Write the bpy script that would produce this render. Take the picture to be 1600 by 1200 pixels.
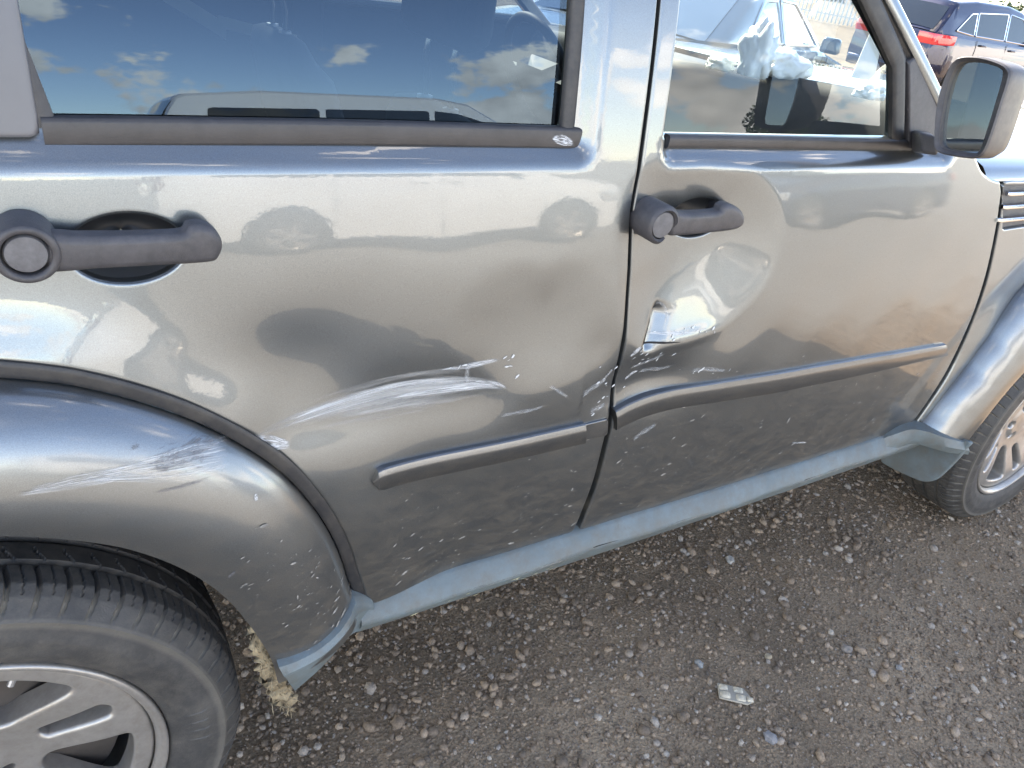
import bpy, bmesh, math, random
import numpy as np
from mathutils import Vector, Matrix, kdtree
from mathutils.geometry import delaunay_2d_cdt

random.seed(7)
rng = np.random.default_rng(7)
R = math.radians
scene = bpy.context.scene
for o in list(bpy.data.objects):
    bpy.data.objects.remove(o, do_unlink=True)
COL = scene.collection

# ------------------------------------------------------------------ camera
# world: x = forward along the car, y = into the car, z = up, metres; ground at z = 0
FPX = 1200.0
RIGHT = np.array([0.85014, -0.50548, 0.14748])
UP = np.array([0.14899, 0.49955, 0.85338])
FWD = np.array([0.50504, 0.70352, -0.50000])
CAM = np.array([0.0, -0.85, 1.46])
cd = bpy.data.cameras.new('camera')
cam = bpy.data.objects.new('camera', cd)
COL.objects.link(cam)
cd.sensor_width = 36
cd.lens = 36 * FPX / 1600
cd.clip_start = 0.02
cd.clip_end = 3000
m = Matrix.Identity(4)
for i in range(3):
    m[i][0], m[i][1], m[i][2], m[i][3] = RIGHT[i], UP[i], -FWD[i], CAM[i]
cam.matrix_world = m
scene.camera = cam

# ------------------------------------------------------------------ light
SUN_EL, SUN_AZ = 38.0, 8.0          # sun stands behind the far side of the car (+y), a little to the front
EXPOSURE = 2.6
w = bpy.data.worlds.new('World')
scene.world = w
w.use_nodes = True
nt = w.node_tree
nt.nodes.clear()
def wn(t, **k):
    n = nt.nodes.new(t)
    for a, b in k.items():
        setattr(n, a, b)
    return n
sky = wn('ShaderNodeTexSky', sky_type='NISHITA', sun_disc=False)
sky.sun_elevation = R(SUN_EL)
sky.sun_rotation = R(SUN_AZ)
sky.air_density = 0.8
sky.dust_density = 0.05
sky.altitude = 1200
sky.ozone_density = 2.4
tc = wn('ShaderNodeTexCoord')
mp = wn('ShaderNodeMapping'); mp.inputs['Scale'].default_value = (1.0, 1.0, 1.35); mp.inputs['Location'].default_value = (0.35, 0.1, 0.0)
n1 = wn('ShaderNodeTexNoise'); n1.inputs['Scale'].default_value = 4.6; n1.inputs['Detail'].default_value = 5.5; n1.inputs['Roughness'].default_value = 0.58
sx = wn('ShaderNodeSeparateXYZ')
band = wn('ShaderNodeMapRange', interpolation_type='SMOOTHSTEP')   # cumulus low over the horizon all round, clear blue overhead
band.inputs[1].default_value = 0.11; band.inputs[2].default_value = 0.27; band.inputs[3].default_value = 0.025; band.inputs[4].default_value = -0.105
ad = wn('ShaderNodeMath', operation='ADD')
cr = wn('ShaderNodeMapRange', interpolation_type='SMOOTHSTEP')
cr.inputs[1].default_value = 0.500; cr.inputs[2].default_value = 0.545
n2 = wn('ShaderNodeTexNoise'); n2.inputs['Scale'].default_value = 9; n2.inputs['Detail'].default_value = 6
cc = wn('ShaderNodeValToRGB')
cc.color_ramp.elements[0].position = 0.34; cc.color_ramp.elements[0].color = (0.46, 0.48, 0.52, 1)
cc.color_ramp.elements[1].position = 0.56; cc.color_ramp.elements[1].color = (0.90, 0.92, 0.96, 1)
cs = wn('ShaderNodeVectorMath', operation='SCALE'); cs.inputs['Scale'].default_value = 8.5
mx = wn('ShaderNodeMix', data_type='RGBA')
bg = wn('ShaderNodeBackground'); bg.inputs['Strength'].default_value = 0.15
wo = wn('ShaderNodeOutputWorld')
L = nt.links.new
L(tc.outputs['Generated'], mp.inputs['Vector']); L(mp.outputs[0], n1.inputs['Vector']); L(mp.outputs[0], n2.inputs['Vector'])
L(tc.outputs['Generated'], sx.inputs[0]); L(sx.outputs['Z'], band.inputs[0])
L(n1.outputs['Fac'], ad.inputs[0]); L(band.outputs[0], ad.inputs[1]); L(ad.outputs[0], cr.inputs[0])
L(n2.outputs['Fac'], cc.inputs[0]); L(cc.outputs[0], cs.inputs[0])
L(cr.outputs[0], mx.inputs[0]); L(sky.outputs[0], mx.inputs[6]); L(cs.outputs[0], mx.inputs[7])
L(mx.outputs[2], bg.inputs[0]); L(bg.outputs[0], wo.inputs[0])

sl = bpy.data.lights.new('sun', 'SUN')
sl.energy = 3.5
sl.angle = R(0.53)
sl.color = (1.0, 0.985, 0.96)
so = bpy.data.objects.new('sun', sl)
COL.objects.link(so)
sdir = Vector((math.sin(R(SUN_AZ)) * math.cos(R(SUN_EL)), math.cos(R(SUN_AZ)) * math.cos(R(SUN_EL)), math.sin(R(SUN_EL))))
so.rotation_euler = sdir.to_track_quat('Z', 'Y').to_euler()
so.location = sdir * 30
vs = scene.view_settings
vs.view_transform = 'Standard'; vs.look = 'None'; vs.exposure = EXPOSURE; vs.gamma = 1.0; vs.use_curve_mapping = False
vs.use_white_balance = True; vs.white_balance_temperature = 8500; vs.white_balance_tint = 12      # camera balanced for the shade

# ------------------------------------------------------------------ survey helpers: measured photo point -> world point at a known depth
def ray(px, py):
    d = RIGHT * (px - 800) + UP * (600 - py) + FWD * FPX
    return d
def at(px, py, y):
    d = ray(px, py); return CAM + d * (y - CAM[1]) / d[1]
def atz(px, py, z=0.0):
    d = ray(px, py); return CAM + d * (z - CAM[2]) / d[2]
def atx(px, py, x):
    d = ray(px, py); return CAM + d * (x - CAM[0]) / d[0]

# ------------------------------------------------------------------ mesh helpers
def tag(o, label=None, cat=None, group=None, kind=None):
    if label: o['label'] = label
    if cat: o['category'] = cat
    if group: o['group'] = group
    if kind: o['kind'] = kind
    return o
def empty(name, loc=(0, 0, 0), rz=0):
    o = bpy.data.objects.new(name, None); COL.objects.link(o)
    o.location = loc; o.rotation_euler = (0, 0, rz); o.empty_display_size = 0.1
    return o
def link(name, me, mat, parent=None):
    o = bpy.data.objects.new(name, me); COL.objects.link(o)
    if mat is not None and len(me.materials) == 0: me.materials.append(mat)
    if parent: o.parent = parent
    return o
def mesh(name, v, f, mat, parent=None, smooth=True, uv=None, sharp=None):
    me = bpy.data.meshes.new(name)
    me.from_pydata([tuple(map(float, p)) for p in v], [], [tuple(map(int, q)) for q in f])
    if smooth: me.polygons.foreach_set('use_smooth', [True] * len(me.polygons))
    if uv is not None:
        l = me.uv_layers.new(name='UVMap')
        idx = np.empty(len(me.loops), dtype=np.int32); me.loops.foreach_get('vertex_index', idx)
        l.data.foreach_set('uv', np.asarray(uv, dtype=np.float32)[idx].ravel())
    me.update()
    if sharp is not None: me.set_sharp_from_angle(angle=R(sharp))
    return link(name, me, mat, parent)
class MB:
    """collects boxes, tubes, lofts into one mesh"""
    def __init__(s): s.v = []; s.f = []
    def add(s, v, f):
        b = len(s.v); s.v += [tuple(p) for p in v]; s.f += [tuple(i + b for i in q) for q in f]; return s
    def box(s, c, d, rot=None, taper=1.0):
        v = []
        for sx_ in (-1, 1):
            for sy_ in (-1, 1):
                for sz_ in (-1, 1):
                    k = taper if sz_ > 0 else 1
                    p = Vector((sx_ * d[0] / 2 * k, sy_ * d[1] / 2 * k, sz_ * d[2] / 2))
                    if rot is not None: p = rot @ p
                    v.append(p + Vector(c))
        return s.add(v, [(0, 1, 3, 2), (4, 6, 7, 5), (0, 4, 5, 1), (2, 3, 7, 6), (0, 2, 6, 4), (1, 5, 7, 3)])
    def tube(s, pts, r, n=10, cap=True):
        pts = [Vector(p) for p in pts]; N = len(pts)
        rr = r if hasattr(r, '__len__') else [r] * N
        ring = []; up = None
        for i, p in enumerate(pts):
            t = (pts[min(i + 1, N - 1)] - pts[max(i - 1, 0)]).normalized()
            if up is None:
                up = t.orthogonal().normalized()
            up = (up - t * up.dot(t)).normalized(); b = t.cross(up)
            ring.append([p + (up * math.cos(a) + b * math.sin(a)) * rr[i] for a in [2 * math.pi * k / n for k in range(n)]])
        v = [q for g in ring for q in g]; f = []
        for i in range(N - 1):
            for k in range(n):
                f.append((i * n + k, i * n + (k + 1) % n, (i + 1) * n + (k + 1) % n, (i + 1) * n + k))
        if cap: f += [tuple(range(n))[::-1], tuple(range((N - 1) * n, N * n))]
        return s.add(v, f)
    def loft(s, rings, close=False, caps=False):
        n = len(rings[0]); v = [q for g in rings for q in g]; f = []
        for i in range(len(rings) - 1):
            for k in range(n if close else n - 1):
                f.append((i * n + k, i * n + (k + 1) % n, (i + 1) * n + (k + 1) % n, (i + 1) * n + k))
        if caps: f += [tuple(range(n))[::-1], tuple(range((len(rings) - 1) * n, len(rings) * n))]
        return s.add(v, f)
    def lathe(s, prof, c=(0, 0, 0), axis='y', n=48, close=False):
        rings = []
        for k in range(n + 1):
            a = 2 * math.pi * k / n
            ring_ = []
            for (rad, h) in prof:
                if axis == 'y': ring_.append((c[0] + rad * math.cos(a), c[1] + h, c[2] + rad * math.sin(a)))
                else: ring_.append((c[0] + rad * math.cos(a), c[1] + rad * math.sin(a), c[2] + h))
            rings.append(ring_)
        return s.loft(rings)
    def build(s, name, mat, parent=None, smooth=True, sharp=35, bevel=0, sub=0):
        o = mesh(name, s.v, s.f, mat, parent, smooth)
        bm = bmesh.new(); bm.from_mesh(o.data)
        bmesh.ops.remove_doubles(bm, verts=bm.verts, dist=1e-5)
        bmesh.ops.recalc_face_normals(bm, faces=bm.faces)
        bm.to_mesh(o.data); bm.free()
        if smooth and sharp: o.data.set_sharp_from_angle(angle=R(sharp))
        if bevel:
            b = o.modifiers.new('bevel', 'BEVEL'); b.width = bevel; b.segments = 3; b.limit_method = 'ANGLE'; b.angle_limit = R(30); b.harden_normals = False
        if sub:
            b = o.modifiers.new('sub', 'SUBSURF'); b.levels = sub; b.render_levels = sub
        return o

def resample(P, step, closed=False):
    P = np.asarray(P, float)
    if closed: P = np.vstack([P, P[:1]])
    d = np.r_[0, np.cumsum(np.linalg.norm(np.diff(P, axis=0), axis=1))]
    keep = np.r_[True, np.diff(d) > 1e-9]; P = P[keep]; d = d[keep]
    n = max(2, int(round(d[-1] / step)) + 1)
    t = np.linspace(0, d[-1], n)
    Q = np.stack([np.interp(t, d, P[:, k]) for k in range(P.shape[1])], 1)
    return Q[:-1] if closed else Q
def spline(P, step=0.006, closed=False):
    """Catmull-Rom through P, resampled"""
    P = np.asarray(P, float); n = len(P)
    if n < 3: return resample(P, step)
    out = []
    rngs = range(n) if closed else range(n - 1)
    for i in rngs:
        if closed: a, b, c, d = P[(i - 1) % n], P[i], P[(i + 1) % n], P[(i + 2) % n]
        else: a, b, c, d = P[max(i - 1, 0)], P[i], P[i + 1], P[min(i + 2, n - 1)]
        for t in np.linspace(0, 1, 14, endpoint=False):
            out.append(0.5 * ((2 * b) + (-a + c) * t + (2 * a - 5 * b + 4 * c - d) * t * t + (-a + 3 * b - 3 * c + d) * t ** 3))
    if not closed: out.append(P[-1])
    return resample(out, step, closed)
def inside(pts, loops):
    x, z = pts[:, 0], pts[:, 1]; c = np.zeros(len(pts), bool)
    for lp in loops:
        a = lp; b = np.roll(lp, -1, 0)
        for (x0, z0), (x1, z1) in zip(a, b):
            if z0 == z1: continue
            hit = ((z0 > z) != (z1 > z))
            if hit.any(): c ^= hit & (x < (x1 - x0) * (z - z0) / (z1 - z0) + x0)
    return c
def panel(name, loops, surf, mat, parent=None, h=0.008, r=0.005, skirt=0.014, fine=None, rings=(0.12, 0.35, 0.7, 1.05, 1.7), uvs=False):
    """sheet y = surf(x, z) inside closed (x, z) loops (first the outline, then holes), its edges rolled in with radius r"""
    loops = [resample(np.asarray(l, float), min(0.0055, h * 0.7), True) for l in loops]
    verts = []; edges = []; dense = []
    for lp in loops:
        b = len(verts); n = len(lp)
        verts += lp.tolist(); edges += [(b + i, b + (i + 1) % n) for i in range(n)]
        dense.append(lp)
    nxt = np.concatenate([np.roll(np.arange(len(l)), -1) + sum(len(q) for q in loops[:i]) for i, l in enumerate(loops)])
    prv = np.empty_like(nxt); prv[nxt] = np.arange(len(nxt))
    dense = np.vstack(dense); dl = [tuple(p) for p in dense]
    kd = kdtree.KDTree(len(dense))
    for i, p in enumerate(dl): kd.insert((p[0], p[1], 0), i)
    kd.balance()
    def segd(p, a, b):
        ux, uz = b[0] - a[0], b[1] - a[1]; l2 = ux * ux + uz * uz + 1e-18
        q = min(1.0, max(0.0, ((p[0] - a[0]) * ux + (p[1] - a[1]) * uz) / l2))
        return math.hypot(p[0] - a[0] - q * ux, p[1] - a[1] - q * uz)
    def dist(p):
        _, i, d = kd.find((p[0], p[1], 0))
        if d > 0.03: return d
        return min(segd(p, dl[i], dl[nxt[i]]), segd(p, dl[prv[i]], dl[i]))
    cand = []
    for lp in loops:
        t = np.roll(lp, -1, 0) - np.roll(lp, 1, 0); t /= np.linalg.norm(t, axis=1)[:, None] + 1e-12
        nn = np.stack([-t[:, 1], t[:, 0]], 1)
        for k in rings:
            for sgn in (1, -1):
                q = lp + nn * sgn * k * r; cand.append((q, k * r * 0.9))
    x0, z0 = loops[0].min(0); x1, z1 = loops[0].max(0)
    gx, gz = np.meshgrid(np.arange(x0, x1, h), np.arange(z0, z1, h * 0.866))
    gx = gx + (np.arange(gx.shape[0]) % 2)[:, None] * h * 0.5
    cand.append((np.stack([gx.ravel(), gz.ravel()], 1), max(r * 1.7 + h * .35, h * 0.5)))
    if fine is not None:
        for (fx0, fx1, fz0, fz1, fh) in fine:
            gx, gz = np.meshgrid(np.arange(fx0, fx1, fh), np.arange(fz0, fz1, fh * 0.866))
            gx = gx + (np.arange(gx.shape[0]) % 2)[:, None] * fh * 0.5 + 0.0007
            cand.append((np.stack([gx.ravel(), gz.ravel()], 1), max(r * 1.7 + fh * .3, fh * 0.5)))
    for q, dm in cand:
        q = q[inside(q, loops)]
        verts += [p for p in q.tolist() if dist(p) >= dm]
    res = delaunay_2d_cdt([Vector(p) for p in verts], edges, [], 0, 1e-6)
    V = np.array([tuple(p) for p in res[0]]); F = np.array([f for f in res[2] if len(f) == 3])
    F = F[inside(V[F].mean(1), loops)]
    a, b, c = V[F[:, 0]], V[F[:, 1]], V[F[:, 2]]
    cw = ((b - a)[:, 0] * (c - a)[:, 1] - (b - a)[:, 1] * (c - a)[:, 0]) < 0
    F[cw] = F[cw][:, ::-1]
    D = np.array([dist(p) for p in V])
    y = surf(V[:, 0], V[:, 1])
    k = np.clip(D, 0, r)
    y = y + (r - np.sqrt(np.maximum(r * r - (r - k) ** 2, 0)))
    P = np.stack([V[:, 0], y, V[:, 1]], 1)
    faces = [tuple(f) for f in F]
    if skirt:
        from collections import Counter
        ec = Counter(); od = {}
        for f in faces:
            for i in range(3):
                e = (f[i], f[(i + 1) % 3]); key = (min(e), max(e)); ec[key] += 1; od[key] = e
        bd = [od[e] for e, n in ec.items() if n == 1]
        mp_ = {}; ext = []
        for e in bd:
            for i in e:
                if i not in mp_:
                    mp_[i] = len(P) + len(ext); ext.append(P[i] + np.array([0, skirt, 0]))
        for i, j in bd: faces.append((j, i, mp_[i], mp_[j]))
        if ext: P = np.vstack([P, np.array(ext)])
    return mesh(name, P, faces, mat, parent)

# ------------------------------------------------------------------ materials
MATS = {}
def mat(name, col=(0.5, 0.5, 0.5), rough=0.5, metal=0.0, coat=0.0, spec=0.5, var=0.0, vscale=8.0, bump=0.0, bscale=60.0, emit=None, rvar=0.0, ior=1.5, coatr=0.03, dust=0.0, dcol=(0.30, 0.25, 0.19)):
    mt = bpy.data.materials.new(name); mt.use_nodes = True
    t = mt.node_tree; b = t.nodes['Principled BSDF']
    b.inputs['Base Color'].default_value = (*col, 1); b.inputs['Roughness'].default_value = rough
    b.inputs['Metallic'].default_value = metal; b.inputs['Coat Weight'].default_value = coat; b.inputs['Coat Roughness'].default_value = coatr
    b.inputs['Specular IOR Level'].default_value = spec; b.inputs['IOR'].default_value = ior
    tcn = t.nodes.new('ShaderNodeTexCoord')
    lk = t.links.new
    if var or rvar or dust:
        n = t.nodes.new('ShaderNodeTexNoise'); n.inputs['Scale'].default_value = vscale; n.inputs['Detail'].default_value = 7; n.inputs['Roughness'].default_value = 0.65
        lk(tcn.outputs['Object'], n.inputs['Vector'])
        src = None
        if var:
            rp = t.nodes.new('ShaderNodeMapRange'); rp.inputs[1].default_value = 0.3; rp.inputs[2].default_value = 0.7; rp.inputs[3].default_value = 1 - var; rp.inputs[4].default_value = 1 + var
            lk(n.outputs['Fac'], rp.inputs[0])
            vm = t.nodes.new('ShaderNodeVectorMath'); vm.operation = 'SCALE'; vm.inputs[0].default_value = col
            lk(rp.outputs[0], vm.inputs['Scale']); lk(vm.outputs[0], b.inputs['Base Color']); src = vm.outputs[0]
        if rvar:
            rq = t.nodes.new('ShaderNodeMapRange'); rq.inputs[1].default_value = 0.3; rq.inputs[2].default_value = 0.7; rq.inputs[3].default_value = max(rough - rvar, 0.02); rq.inputs[4].default_value = min(rough + rvar, 1)
            lk(n.outputs['Fac'], rq.inputs[0]); lk(rq.outputs[0], b.inputs['Roughness'])
        if dust:
            nd = t.nodes.new('ShaderNodeTexNoise'); nd.inputs['Scale'].default_value = vscale * 2.7; nd.inputs['Detail'].default_value = 10; nd.inputs['Roughness'].default_value = 0.75
            lk(tcn.outputs['Object'], nd.inputs['Vector'])
            rd = t.nodes.new('ShaderNodeMapRange'); rd.inputs[1].default_value = 0.42; rd.inputs[2].default_value = 0.72; rd.inputs[3].default_value = 0.0; rd.inputs[4].default_value = dust
            lk(nd.outputs['Fac'], rd.inputs[0])
            md = t.nodes.new('ShaderNodeMix'); md.data_type = 'RGBA'; md.inputs[6].default_value = (*col, 1); md.inputs[7].default_value = (*dcol, 1)
            if src: lk(src, md.inputs[6])
            lk(rd.outputs[0], md.inputs[0]); lk(md.outputs[2], b.inputs['Base Color'])
    if bump:
        nb = t.nodes.new('ShaderNodeTexNoise'); nb.inputs['Scale'].default_value = bscale; nb.inputs['Detail'].default_value = 5
        bp = t.nodes.new('ShaderNodeBump'); bp.inputs['Strength'].default_value = bump; bp.inputs['Distance'].default_value = 0.002
        lk(tcn.outputs['Object'], nb.inputs['Vector']); lk(nb.outputs['Fac'], bp.inputs['Height']); lk(bp.outputs[0], b.inputs['Normal'])
    if emit:
        b.inputs['Emission Color'].default_value = (*emit[:3], 1); b.inputs['Emission Strength'].default_value = emit[3]
    MATS[name] = mt
    return mt

def paint_material(name, col, dusty=0.35, coatr=0.02):
    """metallic paint under clear coat, with a film of road dust and fine wipe marks"""
    mt = bpy.data.materials.new(name); mt.use_nodes = True
    t = mt.node_tree; lk = t.links.new; b = t.nodes['Principled BSDF']
    tcn = t.nodes.new('ShaderNodeTexCoord')
    b.inputs['Metallic'].default_value = 0.92
    b.inputs['Roughness'].default_value = 0.335
    b.inputs['Coat Weight'].default_value = 1.0; b.inputs['Coat Roughness'].default_value = coatr; b.inputs['Coat IOR'].default_value = 1.58
    # flake sparkle
    fl = t.nodes.new('ShaderNodeTexNoise'); fl.inputs['Scale'].default_value = 900; fl.inputs['Detail'].default_value = 2
    lk(tcn.outputs['Object'], fl.inputs['Vector'])
    fr = t.nodes.new('ShaderNodeMapRange'); fr.inputs[1].default_value = 0.3; fr.inputs[2].default_value = 0.7; fr.inputs[3].default_value = 0.86; fr.inputs[4].default_value = 1.14
    lk(fl.outputs['Fac'], fr.inputs[0])
    vm = t.nodes.new('ShaderNodeVectorMath'); vm.operation = 'SCALE'; vm.inputs[0].default_value = col
    lk(fr.outputs[0], vm.inputs['Scale'])
    # dust: blotchy, heavier low on the body where wheels throw it
    sp = t.nodes.new('ShaderNodeSeparateXYZ'); lk(tcn.outputs['Object'], sp.inputs[0])
    low = t.nodes.new('ShaderNodeMapRange'); low.interpolation_type = 'SMOOTHSTEP'
    low.inputs[1].default_value = 0.95; low.inputs[2].default_value = 0.42; low.inputs[3].default_value = 0.22; low.inputs[4].default_value = 1.0
    lk(sp.outputs['Z'], low.inputs[0])
    mpn = t.nodes.new('ShaderNodeMapping'); mpn.inputs['Scale'].default_value = (0.55, 1, 1.3); mpn.inputs['Rotation'].default_value = (0, R(-14), 0)
    lk(tcn.outputs['Object'], mpn.inputs[0])
    dn = t.nodes.new('ShaderNodeTexNoise'); dn.inputs['Scale'].default_value = 26; dn.inputs['Detail'].default_value = 12; dn.inputs['Roughness'].default_value = 0.78
    lk(mpn.outputs[0], dn.inputs['Vector'])
    dr = t.nodes.new('ShaderNodeMapRange'); dr.inputs[1].default_value = 0.40; dr.inputs[2].default_value = 0.74; dr.inputs[3].default_value = 0.0; dr.inputs[4].default_value = dusty
    lk(dn.outputs['Fac'], dr.inputs[0])
    mu = t.nodes.new('ShaderNodeMath'); mu.operation = 'MULTIPLY'; lk(dr.outputs[0], mu.inputs[0]); lk(low.outputs[0], mu.inputs[1])
    d2 = t.nodes.new('ShaderNodeBsdfDiffuse'); d2.inputs['Color'].default_value = (0.20, 0.165, 0.125, 1)
    lk(vm.outputs[0], b.inputs['Base Color'])
    # orange peel
    op = t.nodes.new('ShaderNodeTexNoise'); op.inputs['Scale'].default_value = 220; op.inputs['Detail'].default_value = 1
    lk(tcn.outputs['Object'], op.inputs['Vector'])
    bp = t.nodes.new('ShaderNodeBump'); bp.inputs['Strength'].default_value = 0.02; bp.inputs['Distance'].default_value = 0.001
    lk(op.outputs['Fac'], bp.inputs['Height']); lk(bp.outputs[0], b.inputs['Coat Normal'])
    ms = t.nodes.new('ShaderNodeMixShader'); out = t.nodes['Material Output']
    lk(mu.outputs[0], ms.inputs[0]); lk(b.outputs[0], ms.inputs[1]); lk(d2.outputs[0], ms.inputs[2]); lk(ms.outputs[0], out.inputs[0])
    MATS[name] = mt
    return mt

def glass_material(name, tint, boost=1.0, smudge=0.0, film=(1, 1, 1)):
    """sheet glass: tinted clear pane with Fresnel mirror reflection and a light film of grime"""
    mt = bpy.data.materials.new(name); mt.use_nodes = True
    t = mt.node_tree; t.nodes.clear(); lk = t.links.new
    out = t.nodes.new('ShaderNodeOutputMaterial')
    fr = t.nodes.new('ShaderNodeFresnel'); gn = t.nodes.new('ShaderNodeNewGeometry')
    io = t.nodes.new('ShaderNodeMapRange'); io.inputs[3].default_value = 1.52; io.inputs[4].default_value = 1 / 1.52   # same pane from both sides
    lk(gn.outputs['Backfacing'], io.inputs[0]); lk(io.outputs[0], fr.inputs['IOR'])
    mu = t.nodes.new('ShaderNodeMath'); mu.operation = 'MULTIPLY'; mu.inputs[1].default_value = 1.85 * boost; mu.use_clamp = True
    tr = t.nodes.new('ShaderNodeBsdfTransparent'); tr.inputs[0].default_value = (*tint, 1)
    gl = t.nodes.new('ShaderNodeBsdfGlossy'); gl.inputs['Roughness'].default_value = 0.0; gl.inputs['Color'].default_value = (*film, 1)      # film: bluish tint put into reflections to deepen the mirrored sky
    ms = t.nodes.new('ShaderNodeMixShader')
    lk(fr.outputs[0], mu.inputs[0]); lk(mu.outputs[0], ms.inputs[0]); lk(tr.outputs[0], ms.inputs[1]); lk(gl.outputs[0], ms.inputs[2])
    if smudge:
        tcn = t.nodes.new('ShaderNodeTexCoord')
        n = t.nodes.new('ShaderNodeTexNoise'); n.inputs['Scale'].default_value = 7; n.inputs['Detail'].default_value = 9; n.inputs['Roughness'].default_value = 0.7
        lk(tcn.outputs['Object'], n.inputs['Vector'])
        rp = t.nodes.new('ShaderNodeMapRange'); rp.inputs[1].default_value = 0.45; rp.inputs[2].default_value = 0.8; rp.inputs[3].default_value = smudge * 0.25; rp.inputs[4].default_value = smudge
        lk(n.outputs['Fac'], rp.inputs[0])
        df = t.nodes.new('ShaderNodeBsdfDiffuse'); df.inputs[0].default_value = (0.6, 0.6, 0.58, 1)
        m2 = t.nodes.new('ShaderNodeMixShader'); lk(rp.outputs[0], m2.inputs[0]); lk(ms.outputs[0], m2.inputs[1]); lk(df.outputs[0], m2.inputs[2])
        lk(m2.outputs[0], out.inputs[0])
    else:
        lk(ms.outputs[0], out.inputs[0])
    MATS[name] = mt
    return mt

def scuff_material(name, col, lo=0.45, hi=0.6, su=3.0, sv=26.0, rough=0.6, edge=0.18):
    """paint rubbed off or smeared on: fibrous streaks along the ribbon (u along, v across), clear in between"""
    mt = bpy.data.materials.new(name); mt.use_nodes = True
    t = mt.node_tree; lk = t.links.new; b = t.nodes['Principled BSDF']; out = t.nodes['Material Output']
    b.inputs['Base Color'].default_value = (*col, 1); b.inputs['Roughness'].default_value = rough
    uv = t.nodes.new('ShaderNodeUVMap'); uv.uv_map = 'UVMap'
    mpn = t.nodes.new('ShaderNodeMapping'); mpn.inputs['Scale'].default_value = (su, sv, 1)
    lk(uv.outputs[0], mpn.inputs[0])
    n = t.nodes.new('ShaderNodeTexNoise'); n.noise_dimensions = '2D'; n.inputs['Scale'].default_value = 1.0; n.inputs['Detail'].default_value = 6; n.inputs['Roughness'].default_value = 0.62; n.inputs['Distortion'].default_value = 0.35
    lk(mpn.outputs[0], n.inputs['Vector'])
    sp = t.nodes.new('ShaderNodeSeparateXYZ'); lk(uv.outputs[0], sp.inputs[0])
    # fade at the ends and rims of the ribbon
    def hump(o):
        a = t.nodes.new('ShaderNodeMath'); a.operation = 'PINGPONG'; a.inputs[1].default_value = 0.5; lk(o, a.inputs[0])
        c = t.nodes.new('ShaderNodeMapRange'); c.interpolation_type = 'SMOOTHSTEP'; c.inputs[1].default_value = 0.0; c.inputs[2].default_value = edge; c.inputs[3].default_value = -0.30; c.inputs[4].default_value = 0.0
        lk(a.outputs[0], c.inputs[0]); return c.outputs[0]
    a1 = t.nodes.new('ShaderNodeMath'); lk(hump(sp.outputs['Y']), a1.inputs[0]); lk(hump(sp.outputs['X']), a1.inputs[1])
    a2 = t.nodes.new('ShaderNodeMath'); lk(a1.outputs[0], a2.inputs[0]); lk(n.outputs['Fac'], a2.inputs[1])
    rp = t.nodes.new('ShaderNodeMapRange'); rp.inputs[1].default_value = lo; rp.inputs[2].default_value = hi; lk(a2.outputs[0], rp.inputs[0])
    tr = t.nodes.new('ShaderNodeBsdfTransparent'); ms = t.nodes.new('ShaderNodeMixShader')
    lk(rp.outputs[0], ms.inputs[0]); lk(tr.outputs[0], ms.inputs[1]); lk(b.outputs[0], ms.inputs[2]); lk(ms.outputs[0], out.inputs[0])
    MATS[name] = mt
    return mt

PAINT = paint_material('grey_metallic_paint', (0.166, 0.184, 0.196), 0.45)
PAINT_F = paint_material('flare_paint', (0.176, 0.193, 0.205), 0.45, 0.12)
TRIM = mat('grey_plastic_trim', (0.052, 0.050, 0.055), 0.48, var=0.25, vscale=30, bump=0.25, bscale=900, dust=0.30, dcol=(0.13, 0.12, 0.12))
RUBBER = mat('black_rubber_seal', (0.022, 0.022, 0.024), 0.5, var=0.2, dust=0.15)
DARK = mat('dark_underbody', (0.012, 0.012, 0.013), 0.85)
CLAD = mat('blue_grey_cladding', (0.128, 0.162, 0.172), 0.52, var=0.22, vscale=9, bump=0.2, bscale=500, dust=0.95, dcol=(0.125, 0.12, 0.105))
GLASS_T = glass_material('tinted_glass', (0.17, 0.21, 0.24), 0.82, 0.003, (0.54, 0.76, 1.0))
GLASS_C = glass_material('clear_glass', (0.74, 0.82, 0.83), 0.55, 0.022, (0.80, 0.90, 1.0))
CHROME = mat('bright_chrome', (0.75, 0.75, 0.76), 0.12, 1.0)
MIRROR = mat('mirror_silver', (0.36, 0.40, 0.42), 0.015, 1.0)
TYRE = mat('tyre_rubber', (0.042, 0.041, 0.041), 0.62, var=0.3, vscale=10, bump=0.3, bscale=400, dust=0.45, dcol=(0.15, 0.135, 0.115))
RIM = mat('silver_alloy', (0.40, 0.375, 0.35), 0.36, 0.6, coat=0.4, var=0.12, vscale=22, dust=0.35, dcol=(0.20, 0.17, 0.13))
SEALM = mat('weathered_belt_seal', (0.034, 0.032, 0.034), 0.42, var=0.25, vscale=18, bump=0.15, bscale=700, dust=0.18, dcol=(0.10, 0.09, 0.088))
BRAKE = mat('brake_iron', (0.10, 0.085, 0.075), 0.6, 0.4, var=0.3)
INT = mat('interior_grey_plastic', (0.050, 0.052, 0.058), 0.6, var=0.15, bump=0.15, bscale=500)
SEATM = mat('seat_cloth', (0.12, 0.13, 0.145), 0.85, var=0.12, bump=0.4, bscale=700)
BEIGE = mat('belt_webbing', (0.42, 0.39, 0.30), 0.7, bump=0.3, bscale=900)
WHITEP = mat('white_paint_scuff', (0.72, 0.74, 0.76), 0.55, var=0.1)
STRAW = mat('dried_mud_straw', (0.30, 0.235, 0.15), 0.9, var=0.55, vscale=45, bump=0.8, bscale=220)
SC_WHITE = scuff_material('white_scuff_streaks', (0.60, 0.62, 0.63), 0.40, 0.85, 3, 20)
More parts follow.
